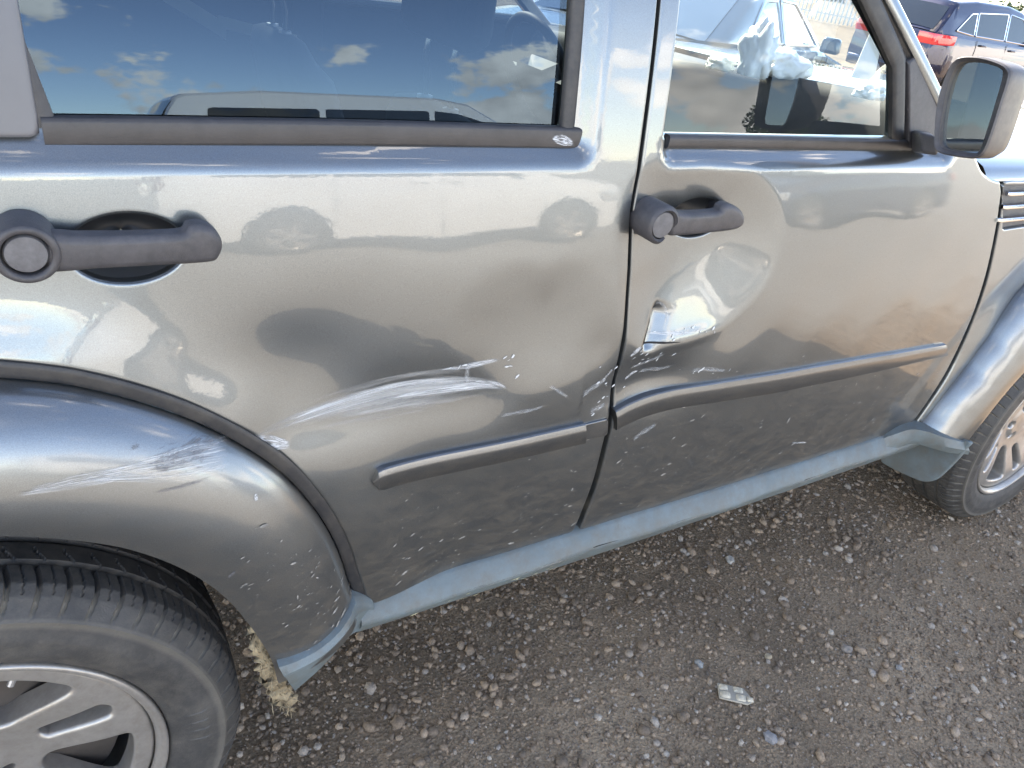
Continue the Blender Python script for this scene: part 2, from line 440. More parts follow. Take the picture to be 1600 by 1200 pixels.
SC_DENSE = scuff_material('white_scuff_dense', (0.68, 0.70, 0.72), 0.36, 0.70, 4, 12)
SC_THIN = scuff_material('white_scuff_faint', (0.62, 0.64, 0.66), 0.50, 0.66, 4, 30)
SC_HAZE = scuff_material('silver_rub_haze', (0.50, 0.50, 0.49), 0.12, 0.85, 3, 8, 0.45, 0.45)
SC_DUST = scuff_material('sill_rub_marks', (0.30, 0.29, 0.25), 0.40, 0.90, 18, 6, 0.8, 0.3)
SC_DARK = scuff_material('dark_scuff_streaks', (0.15, 0.152, 0.165), 0.36, 0.72, 7, 14, 0.6, 0.4)

# ------------------------------------------------------------------ the car's side surface
def cubic(xs, ys, xq):
    n = len(xs); hh = np.diff(xs); A = np.zeros((n, n)); b = np.zeros(n); A[0, 0] = A[-1, -1] = 1
    for i in range(1, n - 1):
        A[i, i - 1], A[i, i], A[i, i + 1] = hh[i - 1], 2 * (hh[i - 1] + hh[i]), hh[i]
        b[i] = 6 * ((ys[i + 1] - ys[i]) / hh[i] - (ys[i] - ys[i - 1]) / hh[i - 1])
    M = np.linalg.solve(A, b)
    i = np.clip(np.searchsorted(xs, xq) - 1, 0, n - 2); d = xq - xs[i]
    return ys[i] + d * ((ys[i + 1] - ys[i]) / hh[i] - hh[i] * (2 * M[i] + M[i + 1]) / 6) + d * d * M[i] / 2 + d ** 3 * (M[i + 1] - M[i]) / (6 * hh[i])
PZ = np.array([0.28, 0.46, 0.62, 0.78, 0.95, 1.08, 1.20, 1.32, 1.50, 1.75])
PY = np.array([0.030, 0.008, 0.001, 0.000, 0.0058, 0.0172, 0.0335, 0.0519, 0.0925, 0.180])
ZT = np.linspace(0.2, 1.85, 7000); YT = cubic(PZ, PY, ZT)
def base(x, z):
    return np.interp(z, ZT, YT) + 0.010 * ((np.asarray(x) - 0.9) / 1.2) ** 2
def sstep(a, b, t):
    t = np.clip((t - a) / (b - a), 0, 1); return t * t * (3 - 2 * t)
RC = (-0.195, 0.37)                 # rear wheel centre (x, z)
FC = (2.57, 0.36)                   # front wheel arch centre
def on_base(px, py, off=0.0):
    y = 0.0
    for _ in range(12):
        p = at(px, py, y); y = float(base(p[0], p[2])) + off
    return p
def bxz(L_, off=0.0):
    return np.array([on_base(a, b, off)[[0, 2]] for a, b in L_])
# window surrounds are stepped in behind a ledge
RW_X1 = float(on_base(934, 215)[0]); RW_Z0 = float(on_base(600, 263)[2])
FW_X0 = float(on_base(1036, 215)[0]); FW_Z0 = float(on_base(1200, 262)[2]); FW_X1 = float(on_base(1490, 250)[0])
def rbox_in(x, z, x0, x1, z0, rad):
    dx = np.minimum(x - x0, x1 - x); dz = z - z0
    # inside distance to a rounded corner box open upward
    a = np.minimum(dx, rad); b = np.minimum(dz, rad)
    return np.where((dx < rad) & (dz < rad), rad - np.hypot(rad - a, rad - b), np.minimum(dx, dz))
def recess(x, z):
    d1 = rbox_in(x, z, -3.0, RW_X1, RW_Z0, 0.03)
    d2 = rbox_in(x, z, FW_X0, FW_X1, FW_Z0, 0.03)
    return 0.024 * (sstep(0, 0.030, d1) + sstep(0, 0.028, d2))
def star(center, pts):
    c = bxz([center])[0]; P = bxz(pts) - c
    th = np.arctan2(P[:, 1], P[:, 0]); rr = np.hypot(P[:, 0], P[:, 1]); o = np.argsort(th); th, rr = th[o], rr[o]
    th = np.r_[th - 2 * np.pi, th, th + 2 * np.pi]; rr = np.r_[rr, rr, rr]
    tq = np.linspace(-np.pi, np.pi, 721); rq = np.interp(tq, th, rr)
    k = np.ones(41) / 41; rq = np.convolve(np.r_[rq[-41:-1], rq, rq[1:41]], k, 'same')[40:-40]
    def rho(x, z):
        dx, dz = x - c[0], z - c[1]
        return np.hypot(dx, dz) / np.interp(np.arctan2(dz, dx), tq, rq)
    return rho
BOWL = star((1085, 395), [(975, 320), (990, 262), (1060, 250), (1150, 262), (1212, 300), (1230, 355), (1212, 425), (1160, 490), (1095, 527), (1040, 545), (985, 540), (965, 430)])
POCK = star((850, 500), [(690, 520), (740, 440), (850, 415), (950, 440), (975, 510), (930, 575), (860, 610), (760, 590)])
def seg_frame(p, q):
    a, b = bxz([p, q]); t = b - a; l = np.linalg.norm(t); t = t / l
    def f(x, z):
        dx, dz = x - a[0], z - a[1]
        return (dx * t[0] + dz * t[1]) / l, -dx * t[1] + dz * t[0]
    return f
GRV = seg_frame((400, 672), (800, 606))
CR1 = seg_frame((1036, 484), (1008, 548))
CR2 = seg_frame((1000, 550), (1130, 512))
def gau(a, s): return np.exp(-(a / s) ** 2)
D2c = bxz([(1010, 600)])[0]; D3c = bxz([(940, 545)])[0]; D4c = bxz([(470, 560)])[0]
def dents(x, z):
    y = np.zeros_like(x)
    rho = BOWL(x, z); k = np.clip(1 - rho ** 2, 0, 1)
    y += 0.027 * k ** 1.35 * (x > 0.74)
    rho = POCK(x, z); k = np.clip(1 - rho ** 2, 0, 1)
    y += 0.0088 * k ** 1.6
    u, v = GRV(x, z)                                     # long groove: soft shoulder above, steeper lip below
    env = sstep(-0.12, 0.12, u) * (1 - sstep(0.80, 1.12, u))
    y += 0.0105 * env * np.where(v > 0, gau(v, 0.080), gau(v, 0.056))
    u, v = CR1(x, z)
    env = sstep(-0.15, 0.15, u) * (1 - sstep(0.85, 1.1, u))
    y += 0.011 * env * np.where(v > 0, gau(v, 0.026), gau(v, 0.006))
    u, v = CR2(x, z)
    env = sstep(-0.1, 0.15, u) * (1 - sstep(0.6, 1.1, u))
    y += -0.0028 * env * gau(v, 0.016)
    y += 0.017 * gau((x - D2c[0]) / 0.085, 1) * gau((z - D2c[1]) / 0.05, 1) * (x > 0.76)
    y += 0.003 * gau((x - D3c[0]) / 0.035, 1) * gau((z - D3c[1]) / 0.04, 1)
    y += 0.008 * gau((x - D4c[0]) / 0.15, 1) * gau((z - D4c[1]) / 0.07, 1)
    # sheet ripples
    y += 0.0007 * np.sin(x * 23 + z * 9) * np.sin(z * 31 - x * 7) * sstep(1.12, 1.0, z)
    return y
def arch_swell(x, z):
    r1 = np.hypot(x - RC[0], z - RC[1]); r2 = np.hypot(x - FC[0], z - FC[1])
    return -0.020 * (sstep(0.80, 0.60, r1) ** 1.6 + 0.8 * sstep(0.74, 0.60, r2) ** 1.6) * sstep(1.14, 0.98, z)
def S(x, z):
    x = np.asarray(x, float); z = np.asarray(z, float)
    return base(x, z) + recess(x, z) + dents(x, z) + arch_swell(x, z)
def S1(x, z): return float(S(np.array([x]), np.array([z]))[0])
def P3(px, py, off=0.0):
    y = 0.0
    for _ in range(14):
        p = at(px, py, y); y = 0.5 * y + 0.5 * (S1(p[0], p[2]) + off)
    return p

# ------------------------------------------------------------------ ground
def rough_ground(x, y):
    return 0.006 * np.sin(x * 2.1 + 0.7 * y) * np.sin(y * 2.7 + 1.3) + 0.004 * np.sin(x * 6.3 + y * 4.1 + 1) * np.sin(y * 7.7 - x * 3.3) + 0.002 * np.sin(x * 17 + 2 * y) * np.sin(y * 19 - 5 * x)
gm = bpy.data.materials.new('dirt_gravel'); gm.use_nodes = True
t = gm.node_tree; lk = t.links.new; b = t.nodes['Principled BSDF']; b.inputs['Roughness'].default_value = 0.92; b.inputs['Specular IOR Level'].default_value = 0.25
geo = t.nodes.new('ShaderNodeNewGeometry')
na = t.nodes.new('ShaderNodeTexNoise'); na.inputs['Scale'].default_value = 1.6; na.inputs['Detail'].default_value = 8; na.inputs['Roughness'].default_value = 0.6; lk(geo.outputs['Position'], na.inputs['Vector'])
nb = t.nodes.new('ShaderNodeTexNoise'); nb.inputs['Scale'].default_value = 120; nb.inputs['Detail'].default_value = 9; nb.inputs['Roughness'].default_value = 0.7; lk(geo.outputs['Position'], nb.inputs['Vector'])
vo = t.nodes.new('ShaderNodeTexVoronoi'); vo.inputs['Scale'].default_value = 150; lk(geo.outputs['Position'], vo.inputs['Vector'])
ra = t.nodes.new('ShaderNodeValToRGB'); ra.color_ramp.elements[0].position = 0.33; ra.color_ramp.elements[0].color = (0.185, 0.132, 0.088, 1)
ra.color_ramp.elements[1].position = 0.68; ra.color_ramp.elements[1].color = (0.370, 0.268, 0.178, 1); lk(na.outputs['Fac'], ra.inputs[0])
rb = t.nodes.new('ShaderNodeMapRange'); rb.inputs[1].default_value = 0.28; rb.inputs[2].default_value = 0.72; rb.inputs[3].default_value = 0.55; rb.inputs[4].default_value = 1.45; lk(nb.outputs['Fac'], rb.inputs[0])
mu = t.nodes.new('ShaderNodeVectorMath'); mu.operation = 'SCALE'; lk(ra.outputs[0], mu.inputs[0]); lk(rb.outputs[0], mu.inputs['Scale'])
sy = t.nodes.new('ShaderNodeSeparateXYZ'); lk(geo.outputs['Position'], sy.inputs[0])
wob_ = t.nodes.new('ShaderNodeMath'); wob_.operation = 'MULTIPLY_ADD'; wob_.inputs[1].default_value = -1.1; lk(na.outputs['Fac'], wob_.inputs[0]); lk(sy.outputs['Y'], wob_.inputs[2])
out_mix = t.nodes.new('ShaderNodeMapRange'); out_mix.interpolation_type = 'SMOOTHSTEP'; out_mix.inputs[1].default_value = -2.35; out_mix.inputs[2].default_value = -1.45; out_mix.inputs[3].default_value = 1.0; out_mix.inputs[4].default_value = 0.0   # brown beside the car, paler and greyer farther out
lk(wob_.outputs[0], out_mix.inputs[0])
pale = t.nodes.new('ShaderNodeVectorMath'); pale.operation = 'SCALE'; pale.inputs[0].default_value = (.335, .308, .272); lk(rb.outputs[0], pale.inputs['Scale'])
mt2 = t.nodes.new('ShaderNodeMix'); mt2.data_type = 'RGBA'; lk(out_mix.outputs[0], mt2.inputs[0]); lk(mu.outputs[0], mt2.inputs[6]); lk(pale.outputs[0], mt2.inputs[7])
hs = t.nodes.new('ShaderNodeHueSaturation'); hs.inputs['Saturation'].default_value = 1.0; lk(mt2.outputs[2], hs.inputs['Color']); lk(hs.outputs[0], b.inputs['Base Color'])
ba = t.nodes.new('ShaderNodeMath'); ba.operation = 'ADD'; lk(nb.outputs['Fac'], ba.inputs[0]); lk(vo.outputs['Distance'], ba.inputs[1])
bp = t.nodes.new('ShaderNodeBump'); bp.inputs['Strength'].default_value = 0.9; bp.inputs['Distance'].default_value = 0.004; lk(ba.outputs[0], bp.inputs['Height']); lk(bp.outputs[0], b.inputs['Normal'])
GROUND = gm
def grid_axis(lo, hi, near0, near1, step):
    a = list(np.arange(near0, near1 + 1e-6, step)); s = step; v = near1
    while v < hi: s *= 1.35; v += s; a.append(min(v, hi))
    s = step; v = near0
    while v > lo: s *= 1.35; v -= s; a.insert(0, max(v, lo))
    return np.array(sorted(set(a)))
ax = grid_axis(-900, 900, -0.6, 4.6, 0.025); ay = grid_axis(-900, 900, -1.8, 1.4, 0.025)
GX, GY = np.meshgrid(ax, ay); GZ = rough_ground(GX, GY) * np.exp(-((GX - 2) / 30) ** 2 - (GY / 30) ** 2)
nx_, ny_ = len(ax), len(ay)
gv = np.stack([GX.ravel(), GY.ravel(), GZ.ravel()], 1)
ii = (np.arange(ny_ - 1)[:, None] * nx_ + np.arange(nx_ - 1)[None]).ravel()
gf = np.stack([ii, ii + 1, ii + nx_ + 1, ii + nx_], 1)
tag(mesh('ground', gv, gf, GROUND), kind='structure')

# loose gravel: nobody could count it
STONE = bpy.data.materials.new('gravel_stone'); STONE.use_nodes = True
t = STONE.node_tree; lk = t.links.new; b = t.nodes['Principled BSDF']; b.inputs['Roughness'].default_value = 0.85; b.inputs['Specular IOR Level'].default_value = 0.3
geo = t.nodes.new('ShaderNodeNewGeometry'); rp = t.nodes.new('ShaderNodeValToRGB')
e = rp.color_ramp.elements; e[0].position = 0; e[0].color = (0.14, 0.108, 0.083, 1); e[1].position = 1; e[1].color = (0.42, 0.355, 0.29, 1)
for p_, c_ in ((0.35, (0.225, 0.166, 0.120, 1)), (0.62, (0.285, 0.212, 0.152, 1)), (0.82, (0.33, 0.250, 0.182, 1)), (0.93, (0.30, 0.26, 0.225, 1))):
    q_ = e.new(p_); q_.color = c_
nn_ = t.nodes.new('ShaderNodeTexNoise'); nn_.inputs['Scale'].default_value = 260; nn_.inputs['Detail'].default_value = 4; lk(geo.outputs['Position'], nn_.inputs['Vector'])
rr_ = t.nodes.new('ShaderNodeMapRange'); rr_.inputs[1].default_value = 0.3; rr_.inputs[2].default_value = 0.7; rr_.inputs[3].default_value = 0.75; rr_.inputs[4].default_value = 1.25; lk(nn_.outputs['Fac'], rr_.inputs[0])
vm_ = t.nodes.new('ShaderNodeVectorMath'); vm_.operation = 'SCALE'
lk(geo.outputs['Random Per Island'], rp.inputs[0]); lk(rp.outputs[0], vm_.inputs[0]); lk(rr_.outputs[0], vm_.inputs['Scale']); lk(vm_.outputs[0], b.inputs['Base Color'])
bmi = bmesh.new(); bmesh.ops.create_icosphere(bmi, subdivisions=1, radius=1.0)
IV = np.array([v.co[:] for v in bmi.verts]); IF = np.array([[v.index for v in f.verts] for f in bmi.faces]); bmi.free()
OV = np.array([(1, 0, 0), (-1, 0, 0), (0, 1, 0), (0, -1, 0), (0, 0, 1), (0, 0, -1)], float); OF = np.array([(0, 2, 4), (2, 1, 4), (1, 3, 4), (3, 0, 4), (2, 0, 5), (1, 2, 5), (3, 1, 5), (0, 3, 5)])
def stones(name, X_, Y_, size, parent=None, IV=IV, IF=IF):
    n = len(X_)
    sc = size[:, None] * rng.uniform(0.62, 1.25, (n, 3)); sc[:, 2] *= 0.72
    V_ = IV[None] * (1 + rng.normal(0, 0.16, (n, len(IV), 1)))
    V_ = V_ * sc[:, None, :]
    a = rng.uniform(0, 2 * np.pi, n); tl = rng.normal(0, 0.35, n)
    c_, s_ = np.cos(a), np.sin(a); ct, st = np.cos(tl), np.sin(tl)
    x, y, z = V_[..., 0], V_[..., 1], V_[..., 2]
    y, z = y * ct[:, None] - z * st[:, None], y * st[:, None] + z * ct[:, None]
    x, y = x * c_[:, None] - y * s_[:, None], x * s_[:, None] + y * c_[:, None]
    gz = rough_ground(X_, Y_)
    V_ = np.stack([x + X_[:, None], y + Y_[:, None], z + (gz + size * 0.26)[:, None]], -1).reshape(-1, 3)
    F_ = (IF[None] + (np.arange(n) * len(IV))[:, None, None]).reshape(-1, 3)
    me = bpy.data.meshes.new(name); me.vertices.add(len(V_)); me.vertices.foreach_set('co', V_.astype(np.float32).ravel())
    me.loops.add(F_.size); me.loops.foreach_set('vertex_index', F_.astype(np.int32).ravel())
    me.polygons.add(len(F_)); me.polygons.foreach_set('loop_start', np.arange(0, F_.size, 3, dtype=np.int32))
    me.update(calc_edges=True); me.validate()
    return link(name, me, STONE, parent)
N_ = 85000
gx_ = rng.uniform(-0.3, 4.4, N_); gy_ = rng.uniform(-1.35, 1.1, N_)
patch = 0.5 + 0.5 * np.sin(gx_ * 3.1 + 1.2 * np.sin(gy_ * 2.3)) * np.sin(gy_ * 3.7 + 0.8 + 1.1 * np.sin(gx_ * 1.9))
size_ = np.exp(rng.normal(math.log(0.0036), 0.52, N_)); size_ = np.clip(size_, 0.0014, 0.0150)
keep = rng.uniform(0, 1, N_) < (0.30 + 0.75 * patch + 0.45 * (gy_ > -0.05))
M_ = 90000
hx_ = rng.uniform(-0.1, 3.6, M_); hy_ = rng.uniform(-1.2, 1.0, M_); hs_ = np.clip(np.exp(rng.normal(math.log(0.0016), 0.35, M_)), .0008, .003)
tag(stones('grit', hx_, hy_, hs_, None, OV, OF), 'fine grit packed between the gravel stones', 'grit', kind='stuff')
tag(stones('gravel', gx_[keep], gy_[keep], size_[keep]), 'loose grey and brown gravel strewn over the dirt', 'gravel', kind='stuff')

# ------------------------------------------------------------------ the damaged car
suv = empty('damaged_suv', (1.1, 0.9, 0))
tag(suv, 'grey metallic SUV with dented scraped doors and dark window seals, filling the picture', 'SUV')
SUVINV = Matrix.Translation((-1.1, -0.9, 0))
def keep_world(o):
    """children are modelled in world coordinates; hang them under the car's base"""
    if o.parent is suv: o.matrix_parent_inverse = SUVINV
    return o
def part(o): return keep_world(o)

def sweep(name, path, hw, ht, matl, parent, surf=S, off=0.0, prof=None, closed=False, taper_ends=0):
    """strip lying on the body along an (x, z) path: half width hw, height ht"""
    path = np.asarray(path, float); n = len(path)
    t_ = np.gradient(path, axis=0)
    if closed: t_ = np.roll(path, -1, 0) - np.roll(path, 1, 0)
    t_ /= np.linalg.norm(t_, axis=1)[:, None]; nn = np.stack([-t_[:, 1], t_[:, 0]], 1)
    prof = prof or [(-1, -0.6), (-1, 0.55), (-0.75, 0.9), (-0.4, 1), (0.4, 1), (0.75, 0.9), (1, 0.55), (1, -0.6)]
    hwv = hw if hasattr(hw, '__len__') else np.full(n, hw)
    y0 = surf(path[:, 0], path[:, 1]) + off
    rings = []
    for i in range(n):
        rings.append([(path[i, 0] + nn[i, 0] * a * hwv[i], y0[i] - b_ * ht, path[i, 1] + nn[i, 1] * a * hwv[i]) for a, b_ in prof])
    if closed: rings.append(rings[0])
    o = MB().loft(rings, caps=not closed).build(name, matl, parent, sharp=50)
    return o

# --- doors
GAP_L = [(988, 330), (985, 430), (975, 520), (962, 600), (954, 650), (944, 690), (925, 760), (897, 830)]
GAP_R = [(993, 330), (990, 430), (980, 520), (967, 600), (959.5, 650), (951, 690), (933, 760), (906, 829)]
gl = bxz(GAP_L); gr = bxz(GAP_R)
ZTOP = 1.60
def ell(c, rx, rz, n=64, rot=0):
    a = np.linspace(0, 2 * np.pi, n, endpoint=False)
    x, z = rx * np.cos(a), rz * np.sin(a)
    return np.stack([c[0] + x * math.cos(rot) - z * math.sin(rot), c[1] + x * math.sin(rot) + z * math.cos(rot)], 1)
# rear door
th_ = np.radians(np.linspace(11, 88, 60))
ro_t = np.radians([11, 19, 27, 36, 44, 51, 59, 65, 71, 77, 90, 110, 180]); ro_r = np.array([0.590, 0.590, 0.600, 0.612, 0.624, 0.630, 0.637, 0.641, 0.645, 0.645, 0.645, 0.645, 0.60])
Ro = lambda a: np.interp(a, ro_t, ro_r)
arch_door = np.stack([RC[0] + (Ro(th_)) * np.cos(th_), RC[1] + (Ro(th_)) * np.sin(th_)], 1)
X_RE = -0.175
rd_top = [(X_RE, ZTOP), ]
front_edge = np.vstack([[(gl[0, 0], ZTOP)], [(gl[0, 0], 1.30)], gl])
rear_sill = bxz([(897, 831), (720, 886), (577, 931)])
rd_out = np.vstack([resample(front_edge[:2], .01), spline(gl, .008), resample(rear_sill, .012)[1:], arch_door[1:], resample([arch_door[-1], (X_RE, arch_door[-1, 1] + .002), (X_RE, ZTOP), (gl[0, 0], ZTOP)], .012)[1:-1]])
rw = bxz([(82, 203), (896, 211)])
rwin = np.array([(rw[0, 0], rw[0, 1]), (rw[1, 0], rw[1, 1]), (rw[1, 0], 1.565), (rw[0, 0] - 0.075, 1.565)])
rwin_d = resample(rwin, .012, True)
cup_r = bxz([(201, 389)])[0]
rcup = ell(cup_r, 0.058, 0.0375, 56, R(2))
print('gap x', gl[0], on_base(968, 0), on_base(983, 200), 'cup', cup_r)
rear_door = part(panel('rear_door', [rd_out, rwin_d, rcup], S, PAINT, suv, h=0.011, r=0.004, fine=[(0.05, 0.98, 0.66, 1.02, 0.006)]))
rear_door['label'] = 'rear door with a long white scrape and a broad dent'
# front door
fe = bxz([(1407, 676), (1450, 617), (1487, 560), (1515, 505), (1538, 440), (1556, 360), (1565, 300)])
ftop = bxz([(1563, 284), (1548, 279), (1535, 268), (1527, 250), (1520, 228)])
asm = bxz([(1466, 157), (1428, 80), (1391, 2)]); adir = asm[2] - asm[0]
a_top = asm[0] + adir * (ZTOP - asm[0, 1]) / adir[1]
fd_out = np.vstack([resample([(gr[0, 0], ZTOP), (gr[0, 0], 1.30)], .01), spline(gr, .008), resample(bxz([(906, 830), (1150, 755), (1405, 677)]), .012)[1:], spline(fe, .010)[1:], spline(ftop, .008), resample([ftop[-1], (asm[0, 0] + .03, asm[0, 1] - .03), asm[0], a_top, (gr[0, 0], ZTOP)], .012)[1:-1]])
fw = bxz([(1037, 217), (1411, 221)]); g1 = bxz([(1409, 100), (1366, 2)]); gd = g1[1] - g1[0]; gtop = g1[0] + gd * (1.565 - g1[0, 1]) / gd[1]
fwin = np.array([fw[0], fw[1], g1[0] + (0.012, 0), gtop, (fw[0, 0], 1.565)])
fwin_d = resample(fwin, .012, True)
cup_f = bxz([(1103, 347)])[0]
fcup = ell(cup_f, 0.060, 0.034, 56)
front_door = part(panel('front_door', [fd_out, fwin_d, fcup], S, PAINT, suv, h=0.012, r=0.004, fine=[(0.80, 1.15, 0.80, 1.18, 0.0048)]))
front_door['label'] = 'front door caved in around the handle, creased and scraped above the sill'

# glass panes, tucked behind the seals
def window(name, poly, matl, parent, grow=0.012, off=0.010):
    c = poly.mean(0); P = []
    n = len(poly)
    for i in range(n):
        d = poly[i] - c; P.append(poly[i] + np.sign(d) * grow)
    srf = lambda x, z: np.interp(z, ZT, YT) + 0.024 + off + 0.010 * ((x - 0.9) / 1.2) ** 2
    return part(panel(name, [resample(np.array(P), .02, True)], srf, matl, parent, h=0.03, r=0.001, skirt=0.0035))
rglass = window('window_glass', rwin, GLASS_T, rear_door)
fglass = window('window_glass', fwin, GLASS_C, front_door)
SG = lambda x, z: np.interp(z, ZT, YT) + 0.024 + 0.010 * ((np.asarray(x) - 0.9) / 1.2) ** 2
# seals
rs = rwin
part(sweep('window_seal', resample([rs[1] + (0.004, -0.002), rs[2] + (0.004, 0)], .03), 0.011, 0.007, RUBBER, rear_door, SG))
part(sweep('window_seal', resample([rs[3] - (0.006, 0), rs[0] - (0.006, 0.002)], .03), 0.012, 0.006, SEALM, rear_door, SG))
rb_ = bxz([(66, 203), (300, 204), (600, 207), (905, 214)], 0.024)
part(sweep('belt_seal', spline(rb_, .02), 0.0140, 0.009, SEALM, rear_door, SG, prof=[(-1, -0.6), (-1, 0.75), (-0.93, 0.95), (-0.8, 1), (0.62, 0.92), (0.86, 0.8), (1, 0.45), (1, -0.6)]))
fb_ = bxz([(1040, 220), (1200, 222), (1422, 226)], 0.024)
part(sweep('belt_seal', spline(fb_, .02), 0.0105, 0.009, SEALM, front_door, SG))
part(sweep('window_seal', resample([fw[0] - (0.004, 0), (fw[0, 0] - .004, 1.565)], .03), 0.010, 0.006, RUBBER, front_door, SG))
part(sweep('window_seal', resample([fw[1] + (.012, 0), g1[0] + (.020, 0), gtop + (.018, 0)], .02), 0.017, 0.008, RUBBER, front_door, SG))
# mirror sail: flat trim triangle in the window's lower front corner
sail = bxz([(1416, 96), (1428, 86), (1467, 158), (1486, 236), (1416, 232)], 0.02)
part(panel('mirror_sail', [resample(sail, .01, True)], lambda x, z: SG(x, z) - 0.010, TRIM, front_door, h=.02, r=.004, skirt=.02))
# trim plate behind the rear window
apq = bxz([(-90, 214), (62, 214), (60, 190), (28, 0)], 0.02); ad_ = apq[3] - apq[2]
apl = np.array([apq[0], apq[1], apq[2], apq[3] + ad_ * (1.565 - apq[3, 1]) / ad_[1], (apq[0, 0], 1.565)])
APPL = mat('satin_grey_plate', (0.105, 0.105, 0.115), 0.42, 0.0, coat=0.3, coatr=0.3, var=0.1)
part(panel('pillar_plate', [resample(apl, .012, True)], lambda x, z: SG(x, z) - 0.009, APPL, rear_door, h=.02, r=.004, skirt=.03))

# handle cups
CUPM = mat('handle_cup_shade_paint', (0.075, 0.080, 0.086), 0.42, 0.5, dust=.3, dcol=(.07, .065, .06))  # body paint darkened to carry the shade inside the cup
def cup(c, rx, rz, depth, parent, rot=0.0):
    rings = []
    for k in range(9):
        q = 1 - k / 8 * 0.98
        e_ = ell(c, rx * 1.05 * q, rz * 1.05 * q, 40, rot)
        y = S(e_[:, 0], e_[:, 1]) if k == 0 else None
        if k == 0: yb = y + 0.009
        rings.append([(e_[i, 0], yb[i] + depth * (1 - q ** 2.6), e_[i, 1]) for i in range(40)])
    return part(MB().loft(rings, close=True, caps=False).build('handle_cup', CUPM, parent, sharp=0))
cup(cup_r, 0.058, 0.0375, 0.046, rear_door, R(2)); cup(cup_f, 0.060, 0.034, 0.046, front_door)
# handles: bar over the cup with a ring round the lock at its rear end
def handle(parent, ring_px, bar_px, ring_r, lock_r, yout, broken=False, tilt=0.0, label=None):
    lim = lambda L_: np.array([at(a, b, yout)[[0, 2]] for a, b in L_])
    bar = lim(bar_px); ctr = lim([ring_px])[0]
    base_y = yout
    cz = bar[:, 1].mean(); x0 = ctr[0]
    surf = lambda x, z: base_y + 0.020 * (np.clip((z - cz) / 0.02, -1.6, 1.6) ** 2) * 0.08 + 0.05 * np.clip(x - x0 - 0.12, 0, 1) ** 2 + tilt * (x - x0)
    h_ = panel('door_handle', [spline(bar, .004, True)], surf, TRIM, parent, h=.006, r=.009, skirt=.012, rings=(.06, .2, .4, .7, .95))
    part(h_)
    if label: h_['label'] = label
    # feet that carry the bar
    m_ = MB()
    ex = bar[:, 0].max() - 0.016
    for fx in (ex,):
        m_.box((fx - .008, base_y + 0.044 + tilt * (fx - x0), cz + 0.002), (0.018, 0.05, 0.022))
    part(m_.build('handle_foot', TRIM, parent, bevel=.004))
    ringy = base_y - 0.004
    if broken:
        # ring snapped open at its lower front: socket tube with a torn wall
        prof_n = 48; rings = []
        for k in range(prof_n + 1):
            a = R(-25) + 2 * math.pi * (k / prof_n) * 0.90
            ro_, ri_ = ring_r, ring_r * 0.72
            jag = 0.010 * max(0, 1 - k / 5) + 0.006 * max(0, 1 - (prof_n - k) / 4)
            rings.append([(ctr[0] + ri_ * math.cos(a), ringy + .004 + jag, ctr[1] + ri_ * math.sin(a)), (ctr[0] + (ri_ + .003) * math.cos(a), ringy - .001 + jag, ctr[1] + (ri_ + .003) * math.sin(a)),
                          (ctr[0] + (ro_ - .004) * math.cos(a), ringy + jag, ctr[1] + (ro_ - .004) * math.sin(a)), (ctr[0] + ro_ * math.cos(a), ringy + .005 + jag, ctr[1] + ro_ * math.sin(a)),
                          (ctr[0] + ro_ * math.cos(a), ringy + .05, ctr[1] + ro_ * math.sin(a)), (ctr[0] + ri_ * math.cos(a), ringy + .05, ctr[1] + ri_ * math.sin(a))])
        rg = MB().loft(rings, close=False, caps=True)
        part(rg.build('handle_ring', TRIM, parent, sharp=50))
    else:
        part(panel('handle_ring', [ell(ctr, ring_r, ring_r, 72), ell(ctr, ring_r * 0.72, ring_r * 0.72, 56)], lambda x, z: np.full_like(x, ringy), TRIM, parent, h=.004, r=.0042, skirt=.045, rings=(.06, .2, .45, .75, .97)))
    part(MB().lathe([(ring_r * .75, .012), (ring_r * .60, .013)], (ctr[0], ringy, ctr[1]), n=40).build('ring_recess', RUBBER, parent))
    lkm = LOCK
    part(MB().lathe([(lock_r, .020), (lock_r, .006), (lock_r * .93, .0035), (lock_r * .75, .003), (0.0001, .0028)], (ctr[0], ringy, ctr[1]), n=40).build('lock_button', lkm, parent, sharp=50))
LOCK = mat('worn_lock_button', (0.115, 0.112, 0.118), 0.55, var=0.3, vscale=60)
handle(rear_door, (41, 398), [(72, 376), (95, 370), (120, 372), (200, 371), (285, 367), (294, 357), (312, 353), (332, 358), (346, 372), (350, 388), (344, 405), (330, 414), (240, 420), (150, 425), (95, 430), (75, 425)], 0.0300, 0.0195, -0.016, label='rear door handle, grey plastic bar beside a round lock')
handle(front_door, (1036, 352), [(1046, 330), (1062, 333), (1080, 336), (1130, 334), (1136, 327), (1148, 323), (1162, 328), (1171, 338), (1173, 350), (1166, 361), (1150, 366), (1100, 370), (1062, 372), (1050, 368)], 0.0310, 0.0215, -0.012, True, 0.05, label='front door handle with its lock ring snapped open')

